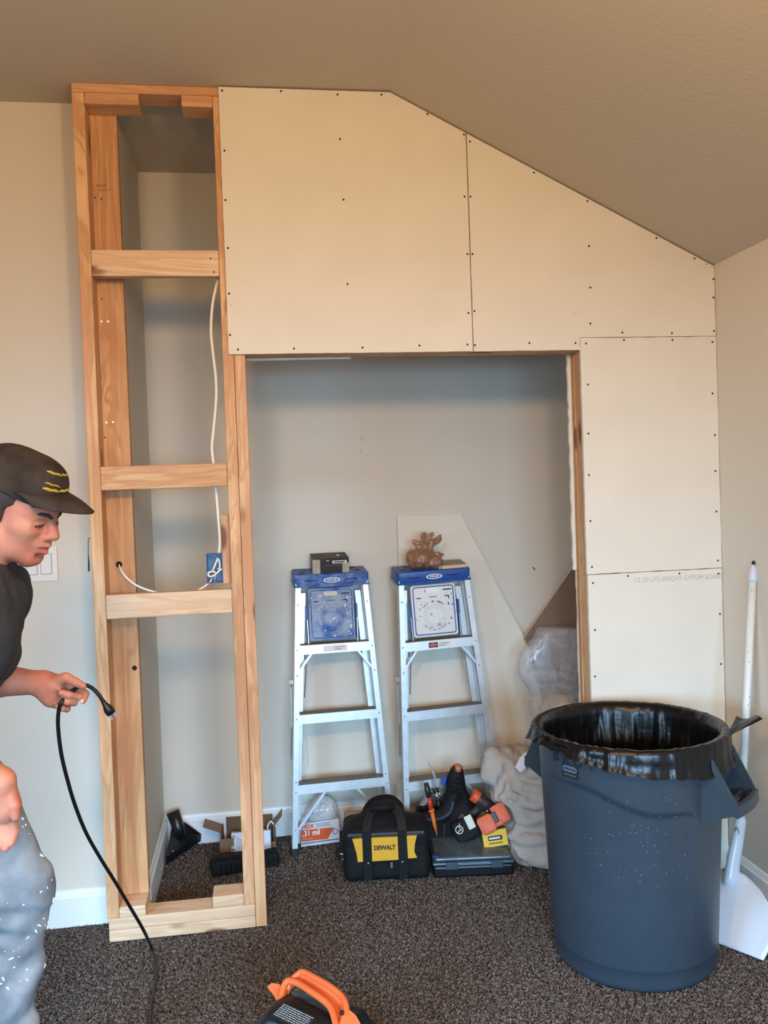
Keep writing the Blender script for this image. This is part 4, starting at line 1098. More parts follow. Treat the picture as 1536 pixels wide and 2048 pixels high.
# ================================================================== tool bag, organiser, tote and loose tools
NYLON = mat('black_nylon', (14, 14, 16), 0.75, bump=0.3, bscale=600, spec=0.3)
WEB = mat('black_webbing', (12, 12, 13), 0.6, bump=0.3, bscale=300, spec=0.3)
YEL = mat('yellow_fabric', (222, 166, 42), 0.7, var=0.10, vscale=30, bump=0.15, bscale=500)
NYLONG = mat('dark_grey_piping', (52, 54, 58), 0.6)
def toolbag():
    L = thing('tool_bag', 'soft black and yellow tool bag with web straps standing on the carpet', 'tool bag', (0.945, 0.238, 0), (0, 0, math.radians(-7)))
    hw = 0.160
    s = SDF(); s.rbox((0, 0.10, 0.096), (hw, 0.095, 0.096), 0.03, 0.01); s.ell((0, 0.10, 0.180), (0.140, 0.085, 0.030), 0.03)
    s.ell((-0.02, 0.10, 0.20), (0.10, 0.06, 0.03), 0.03)
    s.disp(lambda P: 0.004*vnoise(P, 14, 41)+0.0018*ridge(P, 30, 42)); s.half((0, 0, 0.002), (0, 0, -1))
    V, F = s.mesh((-0.19, -0.03, -0.01), (0.19, 0.23, 0.26), 0.0055, relax=1)
    npmesh('bag_body', V, F, NYLON, L)
    # yellow front panels, following the front face
    def panel(pts, nm='front_panel'):
        bm = BM(); prism(bm, pts, 1, -0.0045, 0.006); return obj(nm, bm, YEL, L)
    def zpx(py, px): return None
    pA = panel([(-0.122, 0.168), (-0.084, 0.170), (-0.086, 0.084), (-0.105, 0.084), (-0.109, 0.118)])
    pB = panel([(-0.055, 0.170), (0.042, 0.170), (0.043, 0.086), (-0.054, 0.084)])
    pC = panel([(0.075, 0.172), (0.112, 0.172), (0.104, 0.142), (0.101, 0.112), (0.110, 0.090), (0.077, 0.089)])
    text_mesh('lettering', 'DEWALT', 0.0225, INKB, pB, Matrix.Translation((-0.006, -0.0050, 0.132)) @ Matrix.Rotation(PI/2, 4, 'X'), 0.0003, bold=0.0009, xs=0.86)
    for s_ in (-1, 1):
        xc = -0.0695 if s_ < 0 else 0.059
        bm = BM(); bx(bm, xc-0.0165, xc+0.0165, -0.0075, 0.004, 0.015, 0.188, 0.001, 1); st = obj('strap', bm, WEB, L)
        bm = BM(); bmesh.ops.create_uvsphere(bm, u_segments=12, v_segments=8, radius=0.0042, matrix=Matrix.Translation((xc+0.012*s_*-0.2, -0.008, 0.079))); obj('rivet', bm, STEEL, st, True)
    bm = BM(); bx(bm, -hw+0.02, hw-0.02, -0.006, 0.006, 0.174, 0.187, 0.004, 2); obj('piping', bm, NYLONG, L)
    # web handles arching over the top
    for y, zt, x0, x1 in ((0.03, 0.268, -0.0695, 0.059), (0.12, 0.255, -0.075, 0.062)):
        P = spline([(x0, y-0.03, 0.185), (x0+0.008, y, 0.225), (x0+0.035, y+0.03, zt-0.008), (0.0, y+0.036, zt), (x1-0.03, y+0.03, zt-0.004), (x1-0.004, y, 0.228), (x1, y-0.03, 0.185)], 6)
        bm = BM(); sweep(bm, P, [(-0.003, -0.016), (0.003, -0.016), (0.003, 0.016), (-0.003, 0.016)]); obj('handle', bm, WEB, L)
    bm = BM(); tube(bm, [(-0.052, 0.05, 0.258), (0.035, 0.05, 0.262)], 0.014, 14); obj('handle_grip', bm, NYLON, L, True)
    bm = BM(); ring_mesh(bm, (-hw-0.006, 0.03, 0.092), 0.011, 0.0022, 20, 6); obj('side_ring', bm, STEEL, L, True)
    bm = BM(); tube(bm, spline([(-hw+0.01, 0.03, 0.15), (-hw-0.012, 0.03, 0.125), (-hw-0.018, 0.03, 0.10), (-hw-0.006, 0.03, 0.082)], 5), 0.006, 8); obj('side_loop', bm, WEB, L, True)
    bm = BM(); bx(bm, 0.012, 0.022, -0.0075, -0.003, 0.056, 0.078, 0.002, 1); obj('zip_pull', bm, mat('dull_pull', (120, 122, 116), 0.4, 0.5), L)
toolbag()

LIDM = filmmat('smoky_clear_lid', (96, 108, 116), 0.72, 0.25, 8)
LIDF = mat('blue_grey_lid_frame', (64, 82, 94), 0.35, var=0.2, vscale=20)
BLKP = mat('black_plastic', (17, 17, 18), 0.4, spec=0.45)
og = thing('organizer_case', 'flat black parts organizer with a smoky clear lid on the carpet', 'organizer', (1.262, 0.215, 0), (0, 0, math.radians(-7)))
obj('base', box(-0.148, 0.148, 0.0, 0.235, 0.0005, 0.046, 0.010, 3), BLKP, og)
bm = BM(); bx(bm, -0.150, 0.150, -0.003, 0.238, 0.0465, 0.058, 0.005, 2); obj('lid_frame', bm, LIDF, og)
obj('lid', box(-0.142, 0.142, 0.006, 0.230, 0.0585, 0.073, 0.008, 3), LIDM, og)
for x in (-0.08, 0.085):
    obj('latch', box(x-0.022, x+0.022, -0.0075, -0.002, 0.034, 0.060, 0.002, 1), LIDF, og)
for k in range(3):
    obj('lid_rib', box(-0.06+0.004*k, 0.065, -0.0055, -0.0025, 0.0485+0.003*k, 0.0500+0.003*k), mat('rib_pale', (110, 132, 146), 0.4) if 'rib_pale' not in MATS else MATS['rib_pale'], og)
obj('latch', box(-0.150, -0.122, 0.012, 0.04, 0.068, 0.079, 0.003, 1), mat('navy_latch', (34, 52, 98), 0.4), og)

# open tote with a tall central handle
def tote():
    L = thing('tool_tote', 'open black tool tote with a tall laced centre handle behind the organizer', 'tool tote', (1.205, 0.420, 0), (0, 0, math.radians(-10)))
    bm = BM()
    W_, D_ = 0.115, 0.085
    s = SDF(); s.rbox((0.0, 0.050, 0.085), (W_, 0.050, 0.085), 0.018, 0.01); s.rbox((-0.035, 0.048, 0.135), (0.066, 0.034, 0.10), 0.014, 0.008, 's')
    s.rbox((0.045, 0.052, 0.125), (0.060, 0.044, 0.085), 0.03, 0.02); 
    # swept wall that climbs from the low left front to the tall handle
    s.cap((-0.085, 0.012, 0.150), (0.0, 0.008, 0.165), 0.012, 0.016, 0.02); s.cap((0.0, 0.008, 0.165), (0.035, 0.015, 0.225), 0.016, 0.020, 0.02)
    s.cap((0.034, 0.05, 0.17), (0.046, 0.06, 0.275), 0.046, 0.032, 0.02); s.cap((0.046, 0.06, 0.275), (0.052, 0.06, 0.312), 0.032, 0.026, 0.02); s.cap((0.05, 0.06, 0.26), (0.10, 0.06, 0.15), 0.022, 0.030, 0.02)
    s.half((0, 0, 0.001), (0, 0, -1))
    V, F = s.mesh((-0.16, -0.04, -0.01), (0.16, 0.22, 0.40), 0.005, relax=1)
    npmesh('tote_body', V, F, NYLON, L)
    bm = BM(); bmesh.ops.create_uvsphere(bm, u_segments=18, v_segments=10, radius=0.026, matrix=Matrix.Translation((0.054, 0.056, 0.322)) @ Matrix.Diagonal((0.85, 0.9, 0.75, 1)))
    obj('handle_cap', bm, mat('worn_orange_cap', (190, 112, 66), 0.5, col2=(40, 30, 26), vscale=60, lo=0.4, hi=0.55), L, True)
    for i in range(7):
        z = 0.290-0.018*i; x = 0.040-0.003*i
        bm = BM(); tube(bm, spline([(x-0.022, 0.030-0.003*i, z+0.003), (x-0.008, 0.024-0.0035*i, z-0.004), (x+0.008, 0.023-0.0035*i, z+0.003), (x+0.024, 0.032-0.003*i, z-0.002)], 5), 0.0042, 7); obj('lace', bm, WEB, L, True)
    bm = BM(); tube(bm, spline([(-0.075, 0.0, 0.145), (-0.02, -0.008, 0.150), (0.018, -0.008, 0.175), (0.032, -0.003, 0.215)], 6), 0.009, 10); obj('rim_roll', bm, mat('slate_roll', (34, 40, 50), 0.6), L, True)
    for x in (-0.01, 0.03):
        bm = BM(); tube(bm, [(x, -0.005, 0.02), (x+0.004, -0.008, 0.13)], 0.0025, 6); obj('seam', bm, NYLONG, L, True)
    return L
TT = tote()
ORH = mat('orange_handle', (226, 112, 40), 0.4); REDH = mat('red_handle', (190, 56, 34), 0.4); GRNH = mat('dark_green_handle', (22, 46, 42), 0.4)
def tool(name, label, cat, pts, parts):
    """pts: list of world points along a tool; parts: (name, i0, i1, radius list, material)"""
    root = thing(name, label, cat, pts[0])
    for nm, a, b, rad, m in parts:
        P = [Vector(p)-Vector(pts[0]) for p in pts[a:b+1]]; bm = BM(); tube(bm, P, 1.0, 12, scales=rad); obj(nm, bm, m, root, True)
    return root
yt = 0.46
p = [AY(x, y, yy) for x, y, yy in ((852, 1566, 0.420), (855, 1580, 0.416), (858, 1594, 0.412), (858, 1595, 0.412), (862, 1618, 0.408), (862, 1619, 0.408), (864, 1623, 0.407), (864, 1624, 0.407), (869, 1650, 0.405), (874, 1671, 0.404))]
tool('pry_tool', 'slim tool with red and orange handle hanging outside the black tote', 'hand tool', p,
     [('grip_end', 0, 2, [0.009, 0.0115, 0.010], GRNH), ('grip', 3, 4, [0.0085, 0.0095], REDH), ('collar', 5, 6, [0.012, 0.012], ORH), ('blade_sheath', 7, 9, [0.0085, 0.0075, 0.003], ORH)])
p = spline([AY(x, y, 0.468) for x, y in ((854, 1520), (862, 1535), (869, 1553), (873, 1578), (876, 1600))], 4)
o = thing('pry_bar', 'curved chrome bar sticking up out of the black tote', 'hand tool', p[-1]); bm = BM(); n_ = len(p)
sweep(bm, [q-p[-1] for q in p], [(0.0050*math.cos(a), 0.0070*math.sin(a)) for a in [2*PI*i/10 for i in range(10)]], scales=[0.35+0.65*min(1, i/(n_*0.4)) for i in range(n_)]); obj('bar', bm, ALU, o, True)
bm = BM(); tube(bm, [p[-1]-p[-1]+Vector((0, 0, 0.004)), Vector((0.003, 0, -0.05))], 0.0085, 10); obj('grip', bm, BLKP, o, True)
for nm, lab, q0, q1, y_, rad, m in (('screwdriver', 'silver screwdriver shaft lying across inside the black tote', (864, 1586), (891, 1577), 0.470, 0.0032, STEEL), ('screwdriver', 'short silver bit in the black tote, nearest the orange handled tool', (870, 1586), (878, 1602), 0.462, 0.003, STEEL), ('screwdriver', 'short silver bit in the black tote, beside the dark roll', (877, 1584), (884, 1596), 0.458, 0.0028, STEEL)):
    a = AY(q0[0], q0[1], y_); b = AY(q1[0], q1[1], y_); o = thing(nm, lab, 'screwdriver', a)
    bm = BM(); cyl(bm, (0, 0, 0), b-a, rad, 10); obj('shaft', bm, m, o, True)
    d = (a-b).normalized(); bm = BM(); tube(bm, [(0, 0, 0), d*0.006, d*0.02], 0.0055, 10, scales=[0.8, 1, 0.9]); obj('handle', bm, BLKP, o, True)
a = AY(889, 1556, 0.468); o = thing('marking_tool', 'blue handled tool standing in the black tote beside the handle', 'hand tool', a)
bm = BM(); bx(bm, -0.008, 0.011, 0, 0.012, -0.030, 0.006, 0.003, 1, T=Matrix.Rotation(0.25, 4, 'Y')); obj('handle', bm, LBLUE, o)
bm = BM(); bx(bm, -0.004, 0.006, 0.002, 0.010, -0.075, -0.028, 0.001, 1, T=Matrix.Rotation(0.25, 4, 'Y')); obj('blade', bm, STEEL, o)

# black pouch with a white ring emblem, yellow carton, orange shell, cordless driver
CREAM = mat('cream_panel', (206, 206, 184), 0.6)
def flatgroup(): pass
pc = AY(944, 1678, 0.345)
po = thing('tool_pouch', 'black pouch with white ring emblem and cream flap leaning behind the yellow carton', 'pouch', (pc.x+0.012, 0.345, 0.0742), (math.radians(-14), math.radians(-24), math.radians(-6)))
obj('pouch_body', box(-0.060, 0.040, 0.0, 0.032, 0.012, 0.098, 0.012, 3), NYLON, po)
obj('flap', box(0.0, 0.030, -0.003, 0.004, 0.048, 0.100, 0.003, 2), CREAM, po)
bm = BM(); ring_mesh(bm, (-0.034, -0.001, 0.066), 0.014, 0.0017, 24, 6); obj('emblem', bm, PAPER, po, True)
bm = BM(); tube(bm, spline([(-0.044, -0.001, 0.056), (-0.036, -0.0018, 0.064), (-0.028, -0.0018, 0.062), (-0.030, -0.001, 0.076), (-0.022, -0.001, 0.086)], 5), 0.0016, 6); obj('emblem_stroke', bm, PAPER, po, True)
text_mesh('lettering', 'PRO', 0.012, PAPER, po, Matrix.Translation((-0.018, -0.0009, 0.043)) @ Matrix.Rotation(math.radians(-50), 4, 'Y') @ Matrix.Rotation(PI/2, 4, 'X'), 0.0002) if False else None
yc = AY(966, 1698, 0.285)
YC = mat('yellow_carton', (228, 186, 52), 0.6, var=0.06, vscale=30)
yb_ = thing('yellow_carton', 'small yellow carton with a window slot on the organizer lid', 'box', (AY(993, 1690, 0.288).x, 0.288, 0.0742), (math.radians(-12), math.radians(-7), math.radians(-9)))
obj('carton', box(-0.046, 0.046, 0.0, 0.03, 0.0, 0.060, 0.001, 1), YC, yb_)
bm = BM(); prism(bm, rounded(0.027, 0.0085, 0.004, 4, 0.0, 0.031), 1, -0.0008, -0.0001); win = obj('window_slot', bm, INKB, yb_)
obj('window_pane', box(-0.023, 0.019, -0.0016, -0.0008, 0.0275, 0.0345, 0.0005, 1), mat('pale_window', (196, 200, 200), 0.3), win)
bm = BM()
for k in range(9): bx(bm, -0.026+0.006*k, -0.0215+0.006*k, -0.0006, 0.0, 0.0105, 0.0145+0.001*(k % 2))
obj('small_print', bm, INKB, yb_)['kind'] = 'stuff'
ORS = mat('orange_shell', (214, 88, 40), 0.45, var=0.08, vscale=30)
oc = AY(987, 1637, 0.300)
os_ = thing('orange_tool_shell', 'two-lobed orange plastic tool shell with black centre above the yellow carton', 'tool case', (oc.x, 0.300, oc.z), (math.radians(-20), math.radians(-26), math.radians(-8)))
def lobe(name, pts, y0, y1, m, bev=0.004):
    bm = BM(); prism(bm, pts, 1, y0, y1); bmesh.ops.recalc_face_normals(bm, faces=bm.faces)
    es = [e for e in bm.edges if abs(e.verts[0].co.y-e.verts[1].co.y) < 1e-7]; bmesh.ops.bevel(bm, geom=es, offset=bev, segments=2, affect='EDGES', profile=0.5)
    return autosmooth(obj(name, bm, m, os_), 35)
lobe('front_lobe', rounded(0.031, 0.033, 0.015, 5, -0.032, -0.007), -0.012, 0.03, ORS)
lobe('rear_lobe', rounded(0.029, 0.037, 0.013, 5, 0.032, 0.004), -0.004, 0.034, ORS)
lobe('bridge', rounded(0.020, 0.010, 0.005, 4, 0.008, -0.024), -0.006, 0.03, ORS, 0.003)
obj('black_insert', box(-0.010, 0.016, -0.009, 0.026, -0.018, 0.022, 0.002, 1), BLKP, os_)
for x in (-0.008, 0.006):
    bm = BM(); bmesh.ops.create_uvsphere(bm, u_segments=10, v_segments=6, radius=0.0045, matrix=Matrix.Translation((x, -0.006, 0.034))); obj('metal_stud', bm, STEEL, os_, True)
# cordless driver behind, head down against the cloth
dc = AY(968, 1612, 0.40)
dr_ = thing('cordless_driver', 'dark cordless driver with orange trim lying between tote and drop cloth', 'power tool', (dc.x, 0.40, dc.z), (0, math.radians(38), math.radians(-15)))
s = SDF(); s.cap((-0.03, 0, 0.01), (0.055, 0, 0.012), 0.026, 0.022, 0.01); s.cap((-0.008, 0, 0), (-0.02, 0, -0.075), 0.017, 0.018, 0.012); s.rbox((-0.024, 0, -0.085), (0.034, 0.026, 0.018), 0.008, 0.008)
V, F = s.mesh((-0.09, -0.05, -0.12), (0.10, 0.05, 0.06), 0.004); npmesh('driver_body', V, F, mat('dark_brown_plastic', (52, 40, 38), 0.5), dr_)
bm = BM(); lathe(bm, [(0.0, -0.016), (0.0235, -0.016), (0.0255, -0.008), (0.0255, 0.008), (0.0235, 0.016), (0.0, 0.016)], 20); bmesh.ops.transform(bm, matrix=Matrix.Translation((-0.046, 0, 0.010)) @ Matrix.Rotation(PI/2, 4, 'Y'), verts=bm.verts); obj('orange_trim', bm, ORS, dr_, True)
obj('orange_trim', box(-0.040, 0.0, -0.0275, 0.0275, -0.080, -0.074, 0.002, 1), ORS, dr_)
bm = BM(); tube(bm, [(0.05, 0, 0.012), (0.072, 0, 0.012), (0.085, 0, 0.012)], 0.014, 14, scales=[1, 0.95, 0.5]); obj('chuck', bm, BLKP, dr_, True)
for k in range(4):
    bm = BM(); bx(bm, 0.004+0.010*k, 0.009+0.010*k, -0.0265, -0.018, 0.004, 0.022, 0.001, 1); obj('vent', bm, INKB, dr_)
p = AZ(1012, 1750, 0.0)
o = obj('loose_screws', BM(), STEEL)
bm = BM(); rs = random.Random(2)
cyl(bm, (0.0, 0.0, 0.004), (0.016, 0.003, 0.006), 0.003, 8); me = o.data; bm.to_mesh(me); bm.free(); o.name = 'loose_bit'; o.location = p+Vector((-0.006, 0, 0.004)); tag(o, 'small shiny bit lying on the carpet in front of the organizer', 'drill bit')

# ================================================================== plastic sheeting pack, roll, carton, black pieces in the alcove
HDX = thing('sheeting_pack', 'white and orange pack of plastic sheeting under the dusty ladder', 'package', (0.728, 0.640, 0), (0, 0, math.radians(6)))
WPK = mat('white_pack', (206, 208, 212), 0.5, var=0.06, vscale=20); ORP = mat('orange_print', (212, 84, 38), 0.5); BLP = mat('slate_print', (86, 100, 128), 0.5)
obj('carton', box(-0.075, 0.085, 0.0, 0.085, 0.0005, 0.095, 0.004, 2), WPK, HDX)
bm = BM(); prism(bm, [(-0.073, 0.0235), (0.035, 0.0215), (0.062, 0.066), (-0.073, 0.070)], 1, -0.0008, 0.001); op = obj('orange_panel', bm, ORP, HDX)
fm = lambda x, z, y=-0.0012: Matrix.Translation((x, y, z)) @ Matrix.Rotation(PI/2, 4, 'X')
text_mesh('lettering', '.31 mil', 0.031, WHITE, op, fm(-0.068, 0.054), 0.0002, 'LEFT', bold=0.0005, xs=0.86)
text_mesh('lettering', '7.87 µm', 0.012, mat('pale_orange_ink', (240, 176, 146), 0.5), op, fm(-0.068, 0.033), 0.0002, 'LEFT')
text_mesh('lettering', 'HDX', 0.023, ORP, HDX, fm(-0.070, 0.081, -0.0004), 0.0002, 'LEFT', bold=0.0008)
bm = BM()
for k in range(3): bx(bm, -0.012, 0.050-0.008*(k % 2), -0.0006, 0.0, 0.087-0.006*k, 0.0895-0.006*k)
obj('small_print', bm, INKG, HDX)['kind'] = 'stuff'
bm = BM(); bx(bm, -0.073, 0.084, -0.0007, 0.0, 0.013, 0.0175); obj('slate_line', bm, BLP, HDX)
bm = BM(); ring_mesh(bm, (0.066, -0.0006, 0.048), 0.010, 0.0016, 18, 5); obj('seal', bm, BLP, HDX)
s = SDF(); s.ell((0.02, 0.045, 0.115), (0.072, 0.045, 0.060), 0.02); s.ell((0.03, 0.045, 0.14), (0.05, 0.04, 0.045), 0.02); s.disp(crumple(0.005, 24, 51)); s.half((0, 0, 0.0955), (0, 0, -1))
V, F = s.mesh((-0.08, -0.02, 0.08), (0.13, 0.11, 0.22), 0.0045, relax=1); npmesh('film_bulge', V, F, filmmat('milky_film', (212, 212, 214), 0.80, 0.2, 40), HDX)
rl = thing('masking_paper_roll', 'tan paper roll seen over the tool bag beside the sheeting pack', 'roll', (0.912, 0.640, 0.0))
bm = BM(); lathe(bm, [(0.020, 0.0), (0.062, 0.0), (0.063, 0.002), (0.063, 0.15), (0.062, 0.152), (0.020, 0.152)], 40); bmesh.ops.transform(bm, matrix=Matrix.Translation((-0.095, 0.0, 0.0635)) @ Matrix.Rotation(PI/2, 4, 'Y') @ Matrix.Translation((0, 0, 0.02)), verts=bm.verts)
obj('paper', bm, mat('tan_paper', (170, 146, 130), 0.8, var=0.08, vscale=20), rl, True)
bm = BM(); lathe(bm, [(0.017, -0.004), (0.020, -0.004), (0.020, 0.156), (0.017, 0.156)], 24); bmesh.ops.transform(bm, matrix=Matrix.Translation((-0.095, 0.0, 0.0635)) @ Matrix.Rotation(PI/2, 4, 'Y') @ Matrix.Translation((0, 0, 0.02)), verts=bm.verts)
obj('core', bm, mat('core_card', (120, 98, 80), 0.8), rl, True)

KR = mat('kraft_card', (142, 116, 92), 0.85, var=0.12, vscale=18); KRD = mat('kraft_inside', (112, 90, 70), 0.9, var=0.1, vscale=18)
cb = thing('cardboard_box', 'open brown cardboard carton behind the bare stud frame', 'box', (0.435, 0.668, 0), (0, 0, math.radians(-3)))
t = 0.004
obj('back_wall', box(-0.085, 0.105, 0.096, 0.1, 0.0005, 0.100), KRD, cb); obj('front_wall', box(-0.1, 0.118, 0.0, t, 0.0005, 0.022), KR, cb)
obj('side_wall', box(-0.1, -0.1+t, t, 0.096, 0.0005, 0.075), KRD, cb); obj('side_wall', box(0.112, 0.116, t, 0.096, 0.0005, 0.085), KRD, cb); obj('bottom', box(-0.096, 0.112, t, 0.096, 0.0008, 0.004), KRD, cb)
bm = BM(); bx(bm, -0.001, 0.001, 0.0, 0.092, 0.0, 0.075, T=Matrix.Translation((-0.1, 0.004, 0.072)) @ Matrix.Rotation(math.radians(-68), 4, 'Y')); obj('flap', bm, KR, cb)
obj('flap', box(-0.102, -0.046, -0.022, -0.019, 0.001, 0.056), KR, cb)
bm = BM(); bx(bm, -0.001, 0.001, 0.0, 0.085, 0.0, 0.05, T=Matrix.Translation((0.114, 0.006, 0.084)) @ Matrix.Rotation(math.radians(40), 4, 'Y')); obj('flap', bm, KR, cb)
wbx = thing('white_carton', 'white printed carton tipped in the open cardboard box', 'box', (0.435, 0.640, 0.004), (math.radians(-16), 0, math.radians(-3)))
obj('carton', box(-0.058, 0.098, 0.0, 0.062, 0.0, 0.072, 0.001, 1), [mat('white_carton_card', (214, 220, 232), 0.55)], wbx)
obj('top_label', box(-0.050, 0.02, 0.004, 0.058, 0.072, 0.0724), mat('grey_label', (150, 148, 144), 0.7, var=0.4, vscale=80), wbx)
bm = BM()
for k in range(7): bx(bm, -0.036+0.0075*k, -0.033+0.0075*k, -0.0005, 0, 0.012, 0.058-0.006*(k % 3))
bx(bm, -0.055, -0.050, -0.0005, 0, 0.016, 0.05); bx(bm, -0.055, -0.043, -0.0005, 0, 0.052, 0.062)
obj('small_print', bm, mat('pale_blue_print', (150, 166, 196), 0.6), wbx)['kind'] = 'stuff'
obj('blue_mark', box(-0.056, -0.046, -0.0008, 0, 0.004, 0.012), mat('blue_mark', (52, 92, 156), 0.5), wbx)
p = AY(541, 1650, 0.70)
bm = BM(); P = spline([(0.0, 0, -0.055), (-0.012, 0, -0.012), (-0.004, 0, 0.010), (0.004, -0.002, 0.014), (0.02, -0.006, -0.004), (0.032, -0.01, -0.012)], 6); tube(bm, P, 0.0032, 8)
o = obj('cable_offcut', bm, CABLE, None, True, loc=p); tag(o, 'short loop of white cable poking out of the cardboard box', 'cable')
BFOAM = mat('matte_black_foam', (16, 16, 18), 0.8, bump=0.5, bscale=160, spec=0.25)
def fuzz():
    s = SDF(); s.rbox((0, 0, 0.028), (0.130, 0.036, 0.026), 0.014, 0.01)
    s.rbox((0, -0.006, 0.049), (0.118, 0.010, 0.012), 0.006, 0.006, 's')
    for k in range(15): s.rbox((-0.126+0.018*k, -0.036, 0.030), (0.003, 0.006, 0.022), 0.002, 0.004, 's'); s.rbox((-0.126+0.018*k, 0.036, 0.034), (0.003, 0.006, 0.022), 0.002, 0.004, 's')
    s.disp(lambda P: 0.0015*vnoise(P, 90, 61))
    V, F = s.mesh((-0.16, -0.06, -0.01), (0.16, 0.06, 0.085), 0.0045, relax=1)
    o = npmesh('brush_head', V, F, BFOAM); o.location = (0.432, 0.480, 0.0); o.rotation_euler = (0, 0, math.radians(10)); tag(o, 'long black ribbed floor brush head lying behind the bare stud frame', 'brush head')
fuzz()
vz = thing('vacuum_nozzle', 'black flared vacuum nozzle lying in the alcove corner by the baseboard', 'vacuum nozzle', (0.175, 0.66, 0.0))
DKP = mat('dark_glossy_plastic', (20, 21, 24), 0.32, spec=0.5)
bm = BM()
A = [Vector(v) for v in ((-0.045, -0.085, 0.006), (0.075, 0.105, 0.012), (0.078, 0.107, 0.040), (-0.045, -0.088, 0.036))]
apex = [Vector(v) for v in ((-0.030, 0.020, 0.060), (0.025, 0.045, 0.062), (0.020, 0.050, 0.115), (-0.030, 0.030, 0.112))]
vb = [bm.verts.new(v) for v in A]; va = [bm.verts.new(v) for v in apex]; bm.faces.new(vb[::-1]); bm.faces.new(va)
for i in range(4): bm.faces.new((vb[i], vb[(i+1) % 4], va[(i+1) % 4], va[i]))
obj('flared_head', bm, DKP, vz)
bm = BM(); tube(bm, [(0.004, 0.030, 0.060), (-0.005, 0.035, 0.100), (-0.026, 0.045, 0.165)], 0.024, 22, scales=[0.9, 1.0, 1.12]); obj('tube_collar', bm, DKP, vz, True)
for q in ((-0.040, -0.072, 0.0375), (-0.022, -0.050, 0.043)):
    bm = BM(); bmesh.ops.create_uvsphere(bm, u_segments=10, v_segments=6, radius=0.0035, matrix=Matrix.Translation(q)); obj('screw', bm, STEEL, vz, True)

